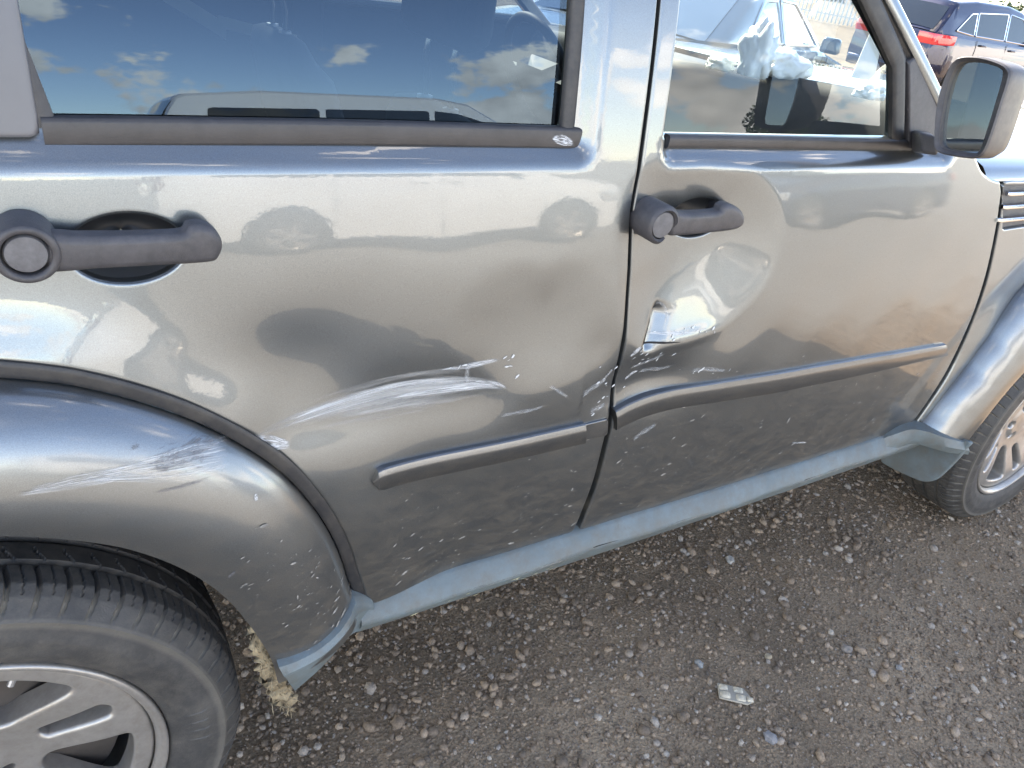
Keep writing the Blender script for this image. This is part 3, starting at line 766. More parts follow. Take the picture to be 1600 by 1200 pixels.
# side mouldings
def moulding(parent, top_px, bot_px, proud, round_start=False):
    T = spline(bxz(top_px), .008); B_ = bxz(bot_px); B_ = spline(B_, .008)
    n = max(len(T), len(B_)); T = resample(T, np.linalg.norm(np.diff(T, axis=0), axis=1).sum() / (n - 1)); B_ = resample(B_, np.linalg.norm(np.diff(B_, axis=0), axis=1).sum() / (n - 1))
    n = min(len(T), len(B_)); rings = []
    prof = [(0.0, -0.8), (0.0, 0.50), (0.04, 0.72), (0.22, 0.93), (0.26, 0.96), (0.34, 0.97), (0.88, 1.0), (0.95, 0.9), (1.0, 0.6), (1.0, -0.8)]
    for i in range(n):
        s = i / (n - 1); k = 1.0; sq = 1.0
        if round_start:
            d = np.linalg.norm(T[i] - T[0]); rr = 0.016
            if d < rr: k = math.sqrt(max(0.0, 1 - (1 - d / rr) ** 2)) * .98 + .02
        mid = (T[i] + B_[i]) / 2; ring = []
        y0 = S1(*mid)
        for a, b_ in prof:
            q = T[i] * (1 - a) + B_[i] * a; q = mid + (q - mid) * k
            ring.append((q[0], y0 - b_ * proud * (0.45 + 0.55 * k), q[1]))
        rings.append(ring)
    return part(MB().loft(rings, caps=True).build('side_moulding', PAINT_M, parent, sharp=28))
PAINT_M = paint_material('moulding_paint', (0.135, 0.145, 0.155), 0.45, 0.16)
moulding(rear_door, [(577, 729), (600, 722), (760, 691), (911, 659)], [(577, 760), (600, 754), (760, 722), (909, 689)], 0.013, True)
moulding(front_door, [(959, 640), (985, 628), (1030, 613), (1080, 601), (1200, 582), (1330, 560), (1474, 536)], [(959, 669), (985, 658), (1030, 643), (1080, 631), (1200, 612), (1330, 586), (1474, 553)], 0.012)
stub = bxz([(912, 662), (950, 653), (948, 679), (910, 687)])
part(panel('moulding_base', [resample(stub, .004, True)], lambda x, z: S(x, z) - 0.004, PAINT_M, rear_door, h=.01, r=.002, skirt=.01))['label'] = 'flat stub where the moulding end is torn away'

# --- rear flare
def flare(name, c, a0, a1, fo, fl, bulge, label=None, n=110, m_=26):
    rings = []
    for a in np.linspace(a0, a1, n):
        ro_, rl_ = fo(a), fl(a)
        x0, z0 = c[0] + ro_ * math.cos(a), c[1] + ro_ * math.sin(a)
        ys = float(base(x0, z0)) - 0.014
        B_ = bulge + ys
        ring = []
        ring.append((x0, ys + 0.03, z0)); ring.append((x0, ys + 0.004, z0))
        for k in range(m_):
            ph = (k / (m_ - 1)) * R(98) + 0.04
            r_ = ro_ - (ro_ - rl_) * (1 - math.cos(ph)) / (1 - math.cos(R(98)))
            y = ys - B_ * math.sin(ph)
            ring.append((c[0] + r_ * math.cos(a), y, c[1] + r_ * math.sin(a)))
        lipy = ring[-1][1]
        for dr, dy in ((-.003, .002), (-.004, .006), (-.002, .012), (0.012, .03), (0.03, .05)):
            r_ = rl_ + dr; ring.append((c[0] + r_ * math.cos(a), lipy + dy, c[1] + r_ * math.sin(a)))
        rings.append(ring)
    o = part(MB().loft(rings).build(name, PAINT_F, suv, sharp=60))
    if label: o['label'] = label
    return o
fl_t = np.radians([11, 16, 24, 31, 39, 46, 52, 60, 68, 75, 90, 180]); fl_r = np.array([0.425, 0.428, 0.431, 0.437, 0.448, 0.457, 0.464, 0.472, 0.476, 0.480, 0.480, 0.44])
fi_r = np.interp(ro_t, ro_t, ro_r) - 0.019
RoF = lambda a: float(np.interp(a, ro_t, fi_r)); RlF = lambda a: float(np.interp(a, fl_t, fl_r))
rear_flare = flare('rear_wheel_flare', RC, R(9), R(176), RoF, RlF, 0.078, 'rear wheel arch flare with grey scuffs and white chips')
gas = np.stack([RC[0] + (Ro(np.radians(np.linspace(10, 95, 80))) - .008) * np.cos(np.radians(np.linspace(10, 95, 80))), RC[1] + (Ro(np.radians(np.linspace(10, 95, 80))) - .008) * np.sin(np.radians(np.linspace(10, 95, 80)))], 1)
part(sweep('arch_gasket', gas, 0.0095, 0.005, RUBBER, rear_flare, lambda x, z: base(x, z) - 0.014, 0.0))
# quarter panel behind the rear door
qa = np.radians(np.linspace(89, 172, 50)); qarc = np.stack([RC[0] + (Ro(qa) - .004) * np.cos(qa), RC[1] + (Ro(qa) - .004) * np.sin(qa)], 1); qarc = qarc[qarc[:, 0] < X_RE - .006]
qp = np.vstack([[(X_RE - .006, ZTOP)], qarc, [(-0.83, 0.42), (-1.1, 0.42), (-1.12, 1.1), (-1.05, ZTOP)]])
part(panel('quarter_panel', [resample(qp, .02, True)], lambda x, z: base(x, z) + 0.03 * np.clip((-x - .6), 0, 1), PAINT, suv, h=.03))

# --- front fender and flare
fe2 = bxz([(1411, 677), (1454, 618), (1491, 561), (1519, 506), (1542, 441), (1560, 361), (1569, 300), (1570, 284)])
ff_t = np.radians([90, 118, 131, 141, 150, 164, 172]); ff_r = np.array([0.66, 0.665, 0.655, 0.615, 0.598, 0.605, 0.622])
Fo = lambda a: float(np.interp(a, ff_t, ff_r)); fl2_t = np.radians([90, 143, 160, 170]); fl2_r = np.array([0.475, 0.473, 0.475, 0.490]); Fl = lambda a: float(np.interp(a, fl2_t, fl2_r))
aa = np.radians(np.linspace(170, 40, 60)); arcf = np.stack([FC[0] + np.array([Fo(a) if a > R(90) else 0.66 for a in aa]) * np.cos(aa), FC[1] + np.array([Fo(a) if a > R(90) else 0.66 for a in aa]) * np.sin(aa)], 1)
ft_z = float(on_base(1575, 282)[2])
fen = np.vstack([spline(fe2, .012)[::-1], arcf[::1] if False else np.zeros((0, 2))])
fen = np.vstack([spline(fe2, .012), resample([(fe2[-1, 0], ft_z), (3.15, ft_z - .03), (3.3, 0.95), (3.3, 0.7), arcf[-1]], .03)[1:], arcf[::-1][1:]])
vq = np.array([at(1566, 288, .03)[[0, 2]], at(1559, 357, .03)[[0, 2]]])
vent_hole = np.array([(vq[0, 0] + .012, vq[0, 1] - .004), (vq[1, 0] + .006, vq[1, 1]), (2.36, vq[1, 1] + .012), (2.36, vq[0, 1] - .010)])
front_fender = part(panel('front_fender', [fen, resample(vent_hole, .012, True)], S, PAINT, suv, h=.016, r=.004))
fv = part(panel('fender_vent', [resample(vent_hole * 1.0, .01, True)], lambda x, z: S(x, z) + 0.010, TRIM, front_fender, h=.02, r=.002))
for k in range(3):
    zz = vq[0, 1] - 0.022 - k * 0.030; xs_ = vq[0, 0] + 0.034 + (2 - k) * 0.002
    part(MB().tube([(xs_, S1(xs_, zz) + 0.000, zz), (xs_ + .01, S1(xs_, zz) - .004, zz), (2.33, S1(2.33, zz) - .004, zz)], 0.0052, 10).build('vent_slat', CHROME, front_fender))
front_flare = flare('front_wheel_flare', FC, R(8), R(171), Fo, Fl, 0.082)
fbp = np.array([(3.19, .36), (3.40, .36), (3.42, .62), (3.36, .70), (3.17, .70), (3.13, .62), (3.17, .45)])
part(panel('front_bumper', [resample(fbp, .02, True)], lambda x, z: base(x, z) - .012 + .5 * np.clip(x - 3.25, 0, 1) ** 2, PAINT, suv, h=.03))
# hood with rolled edge, windscreen cowl
hz = ft_z + 0.004
rings = []
for y_, z_ in ((0.036, hz - 0.006), (0.040, hz + 0.010), (0.055, hz + 0.022), (0.09, hz + 0.032), (0.25, hz + 0.048), (0.55, hz + 0.06), (0.92, hz + 0.066), (1.3, hz + 0.06), (1.6, hz + .048), (1.75, hz + .03), (1.80, hz - .006)):
    rings.append([(x_, y_, z_ - 0.035 * max(0, (x_ - 1.9) / 1.4) ** 2) for x_ in np.linspace(1.80 + 0.22 * min(1, abs(y_ - .03) / .7) if y_ < .92 else 1.80 + .22 * min(1, abs(1.81 - y_) / .7), 3.35, 14)])
hood = part(MB().loft(rings).build('hood', PAINT, suv, sharp=40))

# --- sill cladding between the wheels
def yz_sweep(name, stations, matl, parent, sharp=40, caps=True):
    return part(MB().loft(stations, caps=caps).build(name, matl, parent, sharp=sharp))
st = []
for x in np.linspace(0.375, 2.02, 60):
    yb = float(base(x, 0.5)); wob = 0.0015 * math.sin(x * 9) + 0.001 * math.sin(x * 23 + 1)
    st.append([(x, yb + .03, .476), (x, yb + .000, .474), (x, yb - .006, .470), (x, yb - .0265 + wob, .443 + wob), (x, yb - .0285 + wob, .437 + wob), (x, yb - .0265 + wob, .431 + wob), (x, yb - .010, .400), (x, yb - .005, .394), (x, yb + .006, .390), (x, yb + .05, .388), (x, yb + .25, .39), (x, yb + .25, .476)])
rocker = yz_sweep('sill_cladding', st, CLAD, suv)
rocker['label'] = 'faded blue-grey plastic sill cladding, scraped along its edge'
# rear end of the cladding curls round under the flare
tp = [(580, 931), (556, 935), (545, 958), (528, 982), (500, 1007), (465, 1026), (434, 1037)]
bt = [(580, 984), (556, 990), (541, 1002), (524, 1022), (503, 1045), (482, 1064), (461, 1082)]
yy = [-0.004, -0.030, -0.052, -0.066, -0.076, -0.082, -0.084]
T3 = spline([at(a, b, y) for (a, b), y in zip(tp, yy)], .006); B3 = [at(a, b, y + .012) for (a, b), y in zip(bt, yy)]; B3 = spline(B3, .006)
n_ = 40; T3 = resample(T3, np.linalg.norm(np.diff(T3, axis=0), axis=1).sum() / (n_ - 1)); B3 = resample(B3, np.linalg.norm(np.diff(B3, axis=0), axis=1).sum() / (n_ - 1))
rings = []
for a_, b_ in zip(T3, B3):
    d = b_ - a_
    rings.append([a_ + (0, .05, 0.002), a_ + (0, .006, .001), a_ + (0, -.006, -.002), a_ + d * .16 + (0, -.014, 0), a_ + d * .24 + (0, -.013, 0), a_ + d * .30 + (0, -.004, 0), a_ + d * .6 + (0, -.003, 0), b_ + (0, 0, .004), b_ + (0, .004, 0), b_ + (0, .05, 0.002)])
tail = yz_sweep('cladding_tail', rings, CLAD, suv)
# front end: kick-up and mud flap behind the front tyre
FX = 2.045
fpts = [(1398, 690), (1430, 672), (1470, 683), (1511, 692), (1505, 703), (1490, 722), (1464, 748), (1450, 753), (1432, 750), (1388, 729), (1376, 716)]
fp = np.array([atx(a, b, FX)[[1, 2]] for a, b in fpts])
fl_loop = spline(fp, .006, True)
flap = panel('mud_flap', [np.stack([fl_loop[:, 0], fl_loop[:, 1]], 1)], lambda x, z: 0.012 * np.sin((z - .3) * 9) + 0 * x, CLAD, suv, h=.012, r=.004, skirt=.008)
# panel is drawn in (x, z) facing -y: turn it to face the rear (-x)
for v in flap.data.vertices:
    x, y, z = v.co; v.co = (FX + y, x, z)
flap.data.update(); bm_ = bmesh.new(); bm_.from_mesh(flap.data); bmesh.ops.recalc_face_normals(bm_, faces=bm_.faces); bm_.to_mesh(flap.data); bm_.free()
part(flap)
# top band carrying on from the sill to the flare's foot
tb = [at(1372, 688, .012), at(1400, 678, -.006), at(1425, 671, -.020), at(1450, 675, -.045), at(1480, 685, -.075), at(1511, 692, -.092)]
bb = [at(1372, 706, .004), at(1400, 699, -.010), at(1425, 692, -.022), at(1450, 698, -.047), at(1480, 706, -.077), at(1511, 709, -.094)]
T3 = spline(tb, .01); B3 = spline(bb, .01); n_ = 20
T3 = resample(T3, np.linalg.norm(np.diff(T3, axis=0), axis=1).sum() / (n_ - 1)); B3 = resample(B3, np.linalg.norm(np.diff(B3, axis=0), axis=1).sum() / (n_ - 1))
yz_sweep('cladding_front', [[a_ + (.02, .05, 0), a_ + (0, 0, 0), (a_ + b_) / 2 + (-.004, -.010, 0), b_ + (0, -.004, 0), b_ + (.02, .05, 0)] for a_, b_ in zip(T3, B3)], CLAD, suv)

# dried mud and straw torn out of the rear arch liner
def straw():
    m_ = MB(); path = [at(396, 972, -.050), at(405, 1000, -.055), at(416, 1030, -.060), at(428, 1060, -.062), at(442, 1090, -.064), at(452, 1108, -.064)]
    P_ = spline(path, .006); rings = []
    for i, p in enumerate(P_):
        s = i / (len(P_) - 1); wd = 0.003 + 0.0085 * math.sin(min(1, s * 1.15) * math.pi * .62) + .003 * rng.normal()
        ring = []
        for k in range(9):
            a = 2 * math.pi * k / 9; rr = (1 + .35 * rng.normal()) if k else 1
            ring.append(p + np.array([math.cos(a) * wd * 1.25 * max(.4, rr), math.sin(a) * wd * .8 * max(.4, rr) + .01, .004 * rng.normal()]))
        rings.append(ring)
    m_.loft(rings, close=True, caps=True)
    for k in range(130):
        i = rng.integers(2, len(P_)); p = P_[i] + rng.normal(0, .006, 3) + (0, .004, 0); d = np.array([.35, -.1, -1.0]) + rng.normal(0, .55, 3); d /= np.linalg.norm(d); l = rng.uniform(.006, .022)
        m_.tube([p, p + d * l * .5 + rng.normal(0, .001, 3), p + d * l], [.0009, .0007, .0003], 4)
    o = m_.build('torn_liner', STRAW, suv, sharp=0); o['label'] = 'ragged strip of torn tan liner hanging behind the rear wheel'
    return part(o)
straw()

# --- wheels: tyre with cut tread, alloy with five slotted spokes
def tyre_mesh():
    RT, RS, RB, WD = 0.372, 0.338, 0.258, 0.235
    # profile from outer bead (y = 0) across the tread to the inner bead; (y, r, region)
    prof = []
    def seg(a, b, n, k):
        for i in range(n):
            q = i / n; prof.append((a[0] + (b[0] - a[0]) * q, a[1] + (b[1] - a[1]) * q, k))
    seg((0.018, RB), (0.006, RB + .006), 3, 0); seg((0.006, RB + .006), (-0.002, RB + .022), 3, 0); seg((-0.002, RB + .022), (-0.007, RB + .05), 4, 0)
    seg((-0.007, RB + .05), (-0.004, RS - .006), 4, 0); seg((-0.004, RS - .006), (-0.0045, RS), 2, 1); seg((-0.0045, RS), (0.000, RS + .004), 2, 1)
    seg((0.000, RS + .004), (0.016, RT - .012), 10, 2); seg((0.016, RT - .012), (0.030, RT - .003), 8, 2); seg((0.030, RT - .003), (0.062, RT), 10, 2)
    seg((0.062, RT), (0.070, RT), 5, 3); seg((0.070, RT), (0.104, RT + .001), 9, 4); seg((0.104, RT + .001), (0.112, RT + .001), 5, 3); seg((0.112, RT + .001), (0.148, RT + .001), 9, 4); seg((0.148, RT + .001), (0.156, RT), 5, 3); seg((0.156, RT), (0.200, RT - .004), 7, 5)
    seg((0.200, RT - .004), (0.225, RS + .006), 5, 5); seg((0.225, RS + .006), (0.235, RB + .04), 4, 0); seg((0.235, RB + .04), (0.215, RB), 4, 0); prof.append((0.215, RB, 0))
    nth = 2070; pr = np.array([(a, b) for a, b, _ in prof]); kd_ = np.array([k for *_, k in prof])
    th = np.linspace(0, 2 * np.pi, nth, endpoint=False)
    r = np.repeat(pr[:, 1][None], nth, 0); yv = np.repeat(pr[:, 0][None], nth, 0)
    pitch = 2 * np.pi / 69
    def groove(ph, w_): d_ = np.abs((ph + .5) % 1 - .5); return np.clip(1 - d_ / w_, 0, 1) ** 0.5
    T = th[:, None] + 0 * r
    g = np.zeros_like(r)
    m2 = (kd_ == 2)
    off = 0.12 * np.sin(yv * 50)
    g = np.where(m2, 0.0085 * groove(T / pitch + off, 0.095) * np.clip((yv - 0.000) / .010, 0.15, 1), g)
    g = np.where(m2 & (yv > 0.018), np.maximum(g, 0.0030 * groove(T / pitch + off + .5 + .02 * np.sin(yv * 900), 0.035)), g)
    g = np.where(kd_ == 3, 0.0075, g)
    zig = 0.34 * np.abs(((yv - .07) / .034) % 1 - .5) * 2
    g = np.where(kd_ == 4, 0.0048 * groove(T / (pitch * 1.0) + zig, 0.055) * (np.sin(yv * 180) > -.3), g)
    g = np.where(kd_ == 5, 0.005 * groove(T / pitch + .3, 0.07), g)
    r = r - g
    dusty = np.clip(np.where(m2 & (yv < .030), g / .006, 0) * np.clip((.034 - yv) / .016, 0, 1), 0, 1) + 0.30 * (kd_ == 1)[None] + .25 * (kd_ == 3)[None]
    # faint raised lettering band and ribs on the sidewall
    sb = (kd_ == 0) & (pr[:, 1] > RB + .035) & (pr[:, 1] < RB + .062) & (pr[:, 0] < .05)
    lett = ((np.sin(T * 97) > .1) & (np.sin(T * 13 + 1) > -.2) & (np.sin(T * 2.0 + 2.4) > 0.2))
    yv = yv - np.where(sb[None] & lett, 0.0012, 0)
    V_ = np.stack([r * np.cos(T), yv, r * np.sin(T)], -1).reshape(-1, 3)
    m_ = len(pr); a = (np.arange(nth)[:, None] * m_ + np.arange(m_ - 1)[None]); b_ = ((np.arange(nth)[:, None] + 1) % nth) * m_ + np.arange(m_ - 1)[None]
    F_ = np.stack([a, a + 1, b_ + 1, b_], -1).reshape(-1, 4)
    me = bpy.data.meshes.new('tyre'); me.vertices.add(len(V_)); me.vertices.foreach_set('co', V_.astype(np.float32).ravel())
    me.loops.add(F_.size); me.loops.foreach_set('vertex_index', F_.astype(np.int32)[:, ::-1].ravel()); me.polygons.add(len(F_)); me.polygons.foreach_set('loop_start', np.arange(0, F_.size, 4, dtype=np.int32))
    me.update(calc_edges=True); me.polygons.foreach_set('use_smooth', [True] * len(me.polygons)); me.set_sharp_from_angle(angle=R(38))
    at_ = me.attributes.new('groove_dust', 'FLOAT', 'POINT'); at_.data.foreach_set('value', dusty.astype(np.float32).ravel())
    return me
def sector(a0, a1, r0, r1, rr):
    """rounded keystone hole between two spokes"""
    P_ = []
    for k in range(4):
        a = [a0, a1, a1, a0][k]; r_ = [r0, r0, r1, r1][k]; P_.append((a, r_))
    pts = []
    pin = 8
    def pol(a, r_): return np.array([r_ * math.cos(a), r_ * math.sin(a)])
    raw = [pol(a0 + (a1 - a0) * q, r1 ) for q in np.linspace(.0, 1, 14)] + [pol(a1 - (a1 - a0) * (.18), r0 + .01), pol((a0 + a1) / 2, r0), pol(a0 + (a1 - a0) * .18, r0 + .01)]
    raw = np.array(raw); raw = resample(raw, .004, True)
    for _ in range(10): raw = (np.roll(raw, 1, 0) + 2 * raw + np.roll(raw, -1, 0)) / 4
    return raw
t = TYRE.node_tree; an = t.nodes.new('ShaderNodeAttribute'); an.attribute_name = 'groove_dust'
b = t.nodes['Principled BSDF']; old = b.inputs['Base Color'].links[0].from_socket
md = t.nodes.new('ShaderNodeMix'); md.data_type = 'RGBA'; md.inputs[7].default_value = (.20, .18, .15, 1)
t.links.new(an.outputs['Fac'], md.inputs[0]); t.links.new(old, md.inputs[6]); t.links.new(md.outputs[2], b.inputs['Base Color'])
TYRE_ME = tyre_mesh(); TYRE_ME.materials.append(TYRE)
def wheel(loc, spoke0, label, scale=1.0, steer=0.0):
    wroot = empty('wheel'); wroot.parent = suv; wroot.matrix_parent_inverse = SUVINV
    wroot.location = loc; wroot.rotation_euler = (0, 0, steer); wroot['label'] = label
    ty = bpy.data.objects.new('tyre', TYRE_ME); COL.objects.link(ty); ty.parent = wroot
    def face(x, z):
        r_ = np.hypot(x, z)
        an = np.arctan2(z, x) - spoke0
        return 0.020 + 0.034 * sstep(.225, .07, r_) * 1.0 + 0.004 * sstep(.21, .235, r_) * 0 - 0.006 * sstep(.07, .05, r_)
    loops = [ell((0, 0), .243, .243, 240)]
    for k in range(5):
        a = spoke0 + k * 2 * math.pi / 5
        c_, s_ = math.cos(a), math.sin(a)
        sl_ = np.array([(.126, -.0115), (.195, -.0155), (.206, -.012), (.211, 0), (.206, .012), (.195, .0155), (.126, .0115), (.118, .008), (.114, 0), (.118, -.008)])
        sl_ = spline(sl_, .004, True); loops.append(np.stack([sl_[:, 0] * c_ - sl_[:, 1] * s_, sl_[:, 0] * s_ + sl_[:, 1] * c_], 1))
        loops.append(sector(a + R(36 - 17.5), a + R(36 + 17.5), .098, .214, .02))
        for lg in (1,):
            al = a + R(36); loops.append(ell((.056 * math.cos(al), .056 * math.sin(al)), .0105, .0105, 24))
    panel('rim', loops, face, RIM, wroot, h=.0048, r=.008, skirt=.034, rings=(.05, .2, .45, .75, .98))
    MB().lathe([(.243, .020), (.2445, .014), (.250, .006), (.2555, .003), (.2590, .005), (.2600, .010), (.259, .020), (.250, .035), (.243, .05), (.240, .10), (.235, .21)], n=160).build('rim_lip', RIM, wroot, sharp=60)
    MB().lathe([(.205, .085), (.205, .098), (.06, .098), (.06, .085), (.205, .085)], n=64).build('brake_disc', BRAKE, wroot, sharp=40)
    MB().lathe([(.04, .008), (.037, .004), (.02, .001), (.0001, .000)], (0, .046, 0), n=40).build('centre_cap', RIM, wroot)
    MB().lathe([(.239, .16), (.0001, .16)], n=48).build('backing_plate', DARK, wroot)
    vst = R(63); rv = .222
    MB().tube([(rv * math.cos(vst), .045, rv * math.sin(vst)), ((rv - .03) * math.cos(vst), .038, (rv - .03) * math.sin(vst))], [.0055, .0045], 10).build('valve_stem', CHROME_D, wroot)
    return wroot
CHROME_D = mat('dull_metal', (0.45, 0.45, 0.46), 0.4, 0.8)
rear_wheel = wheel((RC[0], -0.058, 0.366), R(24), 'rear wheel, dusty tyre on a slotted silver alloy')
front_wheel = wheel((2.625, -0.050, 0.366), R(150), 'front wheel seen past the mud flap', steer=R(0))
# arch liners and underbody
def liner(name, c, rad):
    m_ = MB(); rings = []
    for a in np.linspace(R(5), R(175), 40):
        rings.append([(c[0] + rad * math.cos(a), y_, c[1] + rad * math.sin(a)) for y_ in (-0.035, 0.0, 0.15, 0.34)])
    m_.loft(rings)
    n0 = len(m_.v); pts = [(c[0] + rad * math.cos(a), .34, c[1] + rad * math.sin(a)) for a in np.linspace(R(5), R(175), 40)]
    m_.add(pts, [tuple(range(40))])
    return part(m_.build(name, DARK, suv))
l1 = liner('rear_arch_liner', RC, 0.470)
l2 = liner('front_arch_liner', FC, 0.505)
part(MB().box((0.95, 0.93, 0.47), (1.9, 1.3, 0.05)).box((0.95, .3, .42), (1.6, .12, .1)).box((0.95, 1.5, .42), (1.6, .12, .1)).build('floor_pan', DARK, suv))
part(MB().box((-0.75, 0.93, 0.62), (0.75, 1.0, 0.10)).build('spare_well', DARK, suv, bevel=.02))
part(MB().tube([(-.195, .1, .36), (-.195, 1.7, .36)], .04).build('rear_axle', DARK, suv))
part(MB().box((1.9, .93, .5), (.3, 1.1, .3)).build('cross_member', DARK, suv, bevel=.02))
part(MB().box((2.95, 0.93, 0.55), (0.6, 1.0, 0.3)).build('engine_cradle', DARK, suv, bevel=.02))

# --- far side, roof, pillars, screens, tailgate (the car stands whole behind its near side)
WID = 1.84
def mir(y): return WID - y
def far_sheet(name, zs, x0, x1, matl):
    rings = []
    for z in zs: rings.append([(x, mir(float(base(x, z)) + (0.0)), z) for x in np.linspace(x0, x1, 20)])
    return part(MB().loft(rings).build(name, matl, suv))
far_sheet('far_side_body', [0.46, .55, .7, .85, 1.0, 1.1, 1.19], -1.1, 3.3, PAINT)
rings = []
for z, o_ in ((.55, .07), (.9, .07), (1.1, .075), (1.17, .08), (1.19, .07), (1.20, .03)): rings.append([(x, mir(float(base(x, z)) + o_), z) for x in np.linspace(-.2, 1.75, 12)])
part(MB().loft(rings).build('far_door_trim', INT, suv, sharp=0))
part(MB().tube([(x, mir(.115), 1.205) for x in (-.2, .6, 1.2, 1.7)], .012, 8).build('far_belt_rail', mat('grey_rail', (.20, .23, .26), .5), suv))
def pillar(name, a, b, wx, wy, matl=PAINT):
    a, b = np.array(a), np.array(b)
    return part(MB().loft([[p + (-wx, -wy, 0), p + (wx, -wy, 0), p + (wx, wy, 0), p + (-wx, wy, 0)] for p in (a, a * .5 + b * .5 + (0, 0, .01), b)], close=True, caps=True).build(name, matl, suv, bevel=.012))
by = lambda z: float(np.interp(z, ZT, YT))
for far in (0, 1):
    f_ = (lambda y: mir(y)) if far else (lambda y: y)
    s_ = -1 if far else 1
    pillar('pillar', (0.83, f_(by(1.1) + .075), 1.05), (0.80, f_(by(1.6) + .075), 1.62), .055, .035, INT)
    pillar('pillar', (-0.20 if not far else -.25, f_(by(1.1) + .075), 1.05), (-.30, f_(by(1.6) + .075), 1.62), .06, .03, INT)
    pillar('pillar', (-1.02, f_(by(1.1) + .06), 1.05), (-.95, f_(by(1.6) + .06), 1.62), .06, .05, PAINT)
# near windscreen pillar: painted, follows the door's slanting edge
apx = asm[0]; abase = np.array((asm[0, 0] + (asm[0, 0] - asm[2, 0]) * .75, asm[0, 1] - (asm[2, 1] - asm[0, 1]) * .75))
def apil(x, z, far, o_x, o_y):
    y = by(z) + .012 + o_y
    return (x + o_x, mir(y) if far else y, z)
for far in (0, 1):
    rings = []
    for q in np.linspace(0, 1, 14):
        p = abase + (a_top - abase) * q
        rings.append([apil(p[0], p[1], far, .006, .03), apil(p[0], p[1], far, .007, .004), apil(p[0], p[1], far, .016, .0), apil(p[0], p[1], far, .046, .003), apil(p[0], p[1], far, .058, .010), apil(p[0], p[1], far, .064, .026), apil(p[0], p[1], far, .060, .07), apil(p[0], p[1], far, .0, .08)])
    part(MB().loft(rings, caps=True).build('windscreen_pillar', PAINT, suv, sharp=50))
    if not far:
        part(MB().loft([[apil(p[0], p[1], 0, -.004, .03), apil(p[0], p[1], 0, -.004, .014), apil(p[0], p[1], 0, .007, .010), apil(p[0], p[1], 0, .008, .03)] for p in [abase + (a_top - abase) * q for q in np.linspace(0, 1, 8)]], caps=True).build('pillar_seal', RUBBER, suv))
# roof
rings = []
for q in np.linspace(0, 1, 17):
    a = math.pi * q; y_ = 0.92 - 0.80 * math.cos(a) * (1 - .0 * math.sin(a)); z_ = 1.585 + 0.165 * math.sin(a) ** .45
    rings.append([(x, y_, z_ - .02 * ((x - .2) / 1.2) ** 4) for x in np.linspace(-1.0, a_top[0] + .10 + .25 * math.sin(a), 16)])
part(MB().loft(rings).build('roof', PAINT, suv, sharp=0))
rings = [[(x, y_, 1.575 + .05 * math.sin(math.pi * (y_ - .1) / 1.64)) for x in np.linspace(-.95, a_top[0] + .2, 4)] for y_ in np.linspace(.14, 1.70, 7)]
part(MB().loft(rings).build('headlining', mat('headlining_cloth', (.30, .31, .32), .9), suv))
# windscreen
rings = []
for q in np.linspace(-1, 1, 13):
    y_ = .92 + q * .80; y2 = .92 + q * .70; cv = .22 * (1 - q * q) ** .7
    rings.append([(abase[0] + .05 + cv, y_, 1.20), ((abase[0] + a_top[0]) / 2 + .05 + cv * 1.05, (y_ + y2) / 2, 1.41), (a_top[0] + .06 + cv, y2, 1.61)])
part(MB().loft(rings).build('windscreen', glass_material('windscreen_glass', (.86, .91, .90), .6, .035), suv, sharp=0))
# far side glass, tailgate
part(MB().loft([[(x, mir(by(z) + .05), z) for x in (-.15, .75)] for z in (1.19, 1.4, 1.58)]).build('far_rear_glass', glass_material('far_tinted_glass', (.16, .19, .2)), suv))
part(MB().loft([[(x, mir(by(z) + .05), z) for x in (.88, 1.66 - (z - 1.19) * .75)] for z in (1.19, 1.4, 1.58)]).build('far_front_glass', glass_material('far_clear_glass', (.7, .78, .76)), suv))
part(MB().loft([[(-1.10 + .08 * max(0, z - 1.1), y_, z) for y_ in (.06, .5, 1.34, 1.78)] for z in (.45, .8, 1.1)]).build('tailgate', PAINT, suv))
part(MB().loft([[(-1.09 + .12 * (z - 1.1), y_, z) for y_ in (.14, .92, 1.7)] for z in (1.1, 1.6)]).build('tailgate_glass', MATS['far_tinted_glass'], suv))
part(MB().loft([[(3.32, y_, z) for y_ in (.06, .92, 1.78)] for z in (.4, .8, 1.14)]).build('front_end', PAINT, suv))

# --- interior
def seat(x, y, ztop, rear=False):
    s_ = empty('seat'); s_.parent = suv; s_.matrix_parent_inverse = SUVINV; s_.location = (x, y, 0)
    wd = .50
    # seat back as a padded loft, widest at the shoulders, narrower at the top
    rings = []
    for z, hw_, th_k, lean in ((.62, .23, .07, .16), (.75, .245, .075, .115), (.95, .25, .07, .055), (1.08, .235, .06, .02), (ztop - .05, .19, .05, -.005), (ztop - .012, .15, .038, -.012), (ztop, .10, .02, -.014)):
        ring = []
        for k in range(20):
            a = 2 * math.pi * k / 20; c_, sn = math.cos(a), math.sin(a)
            ring.append((lean + th_k * math.copysign(abs(c_) ** .6, c_), hw_ * math.copysign(abs(sn) ** .55, sn), z))
        rings.append(ring)
    MB().loft(rings, close=True, caps=True).build('seat_back', SEATM, s_, sharp=0)
    MB().box((.34, 0, .60), (.50, .48, .14)).build('seat_cushion', SEATM, s_, bevel=.04)
    for k in (-1, 1):
        MB().tube([(-.012, k * .055, ztop - .02), (-.012, k * .055, ztop + .05), (-.018, k * .055, ztop + .075), (-.012, k * .055, ztop + .11)], .0065, 10).build('headrest_post', CHROME, s_)
        MB().lathe([(.016, 0), (.015, .008), (.008, .009)], (-.012, k * .055, ztop - .002), 'z', 16).build('post_collar', CHROME_D, s_)
    MB().box((-.012, 0, ztop + .19), (.085, .25, .165)).build('headrest', SEATM, s_, bevel=.035)
    return s_
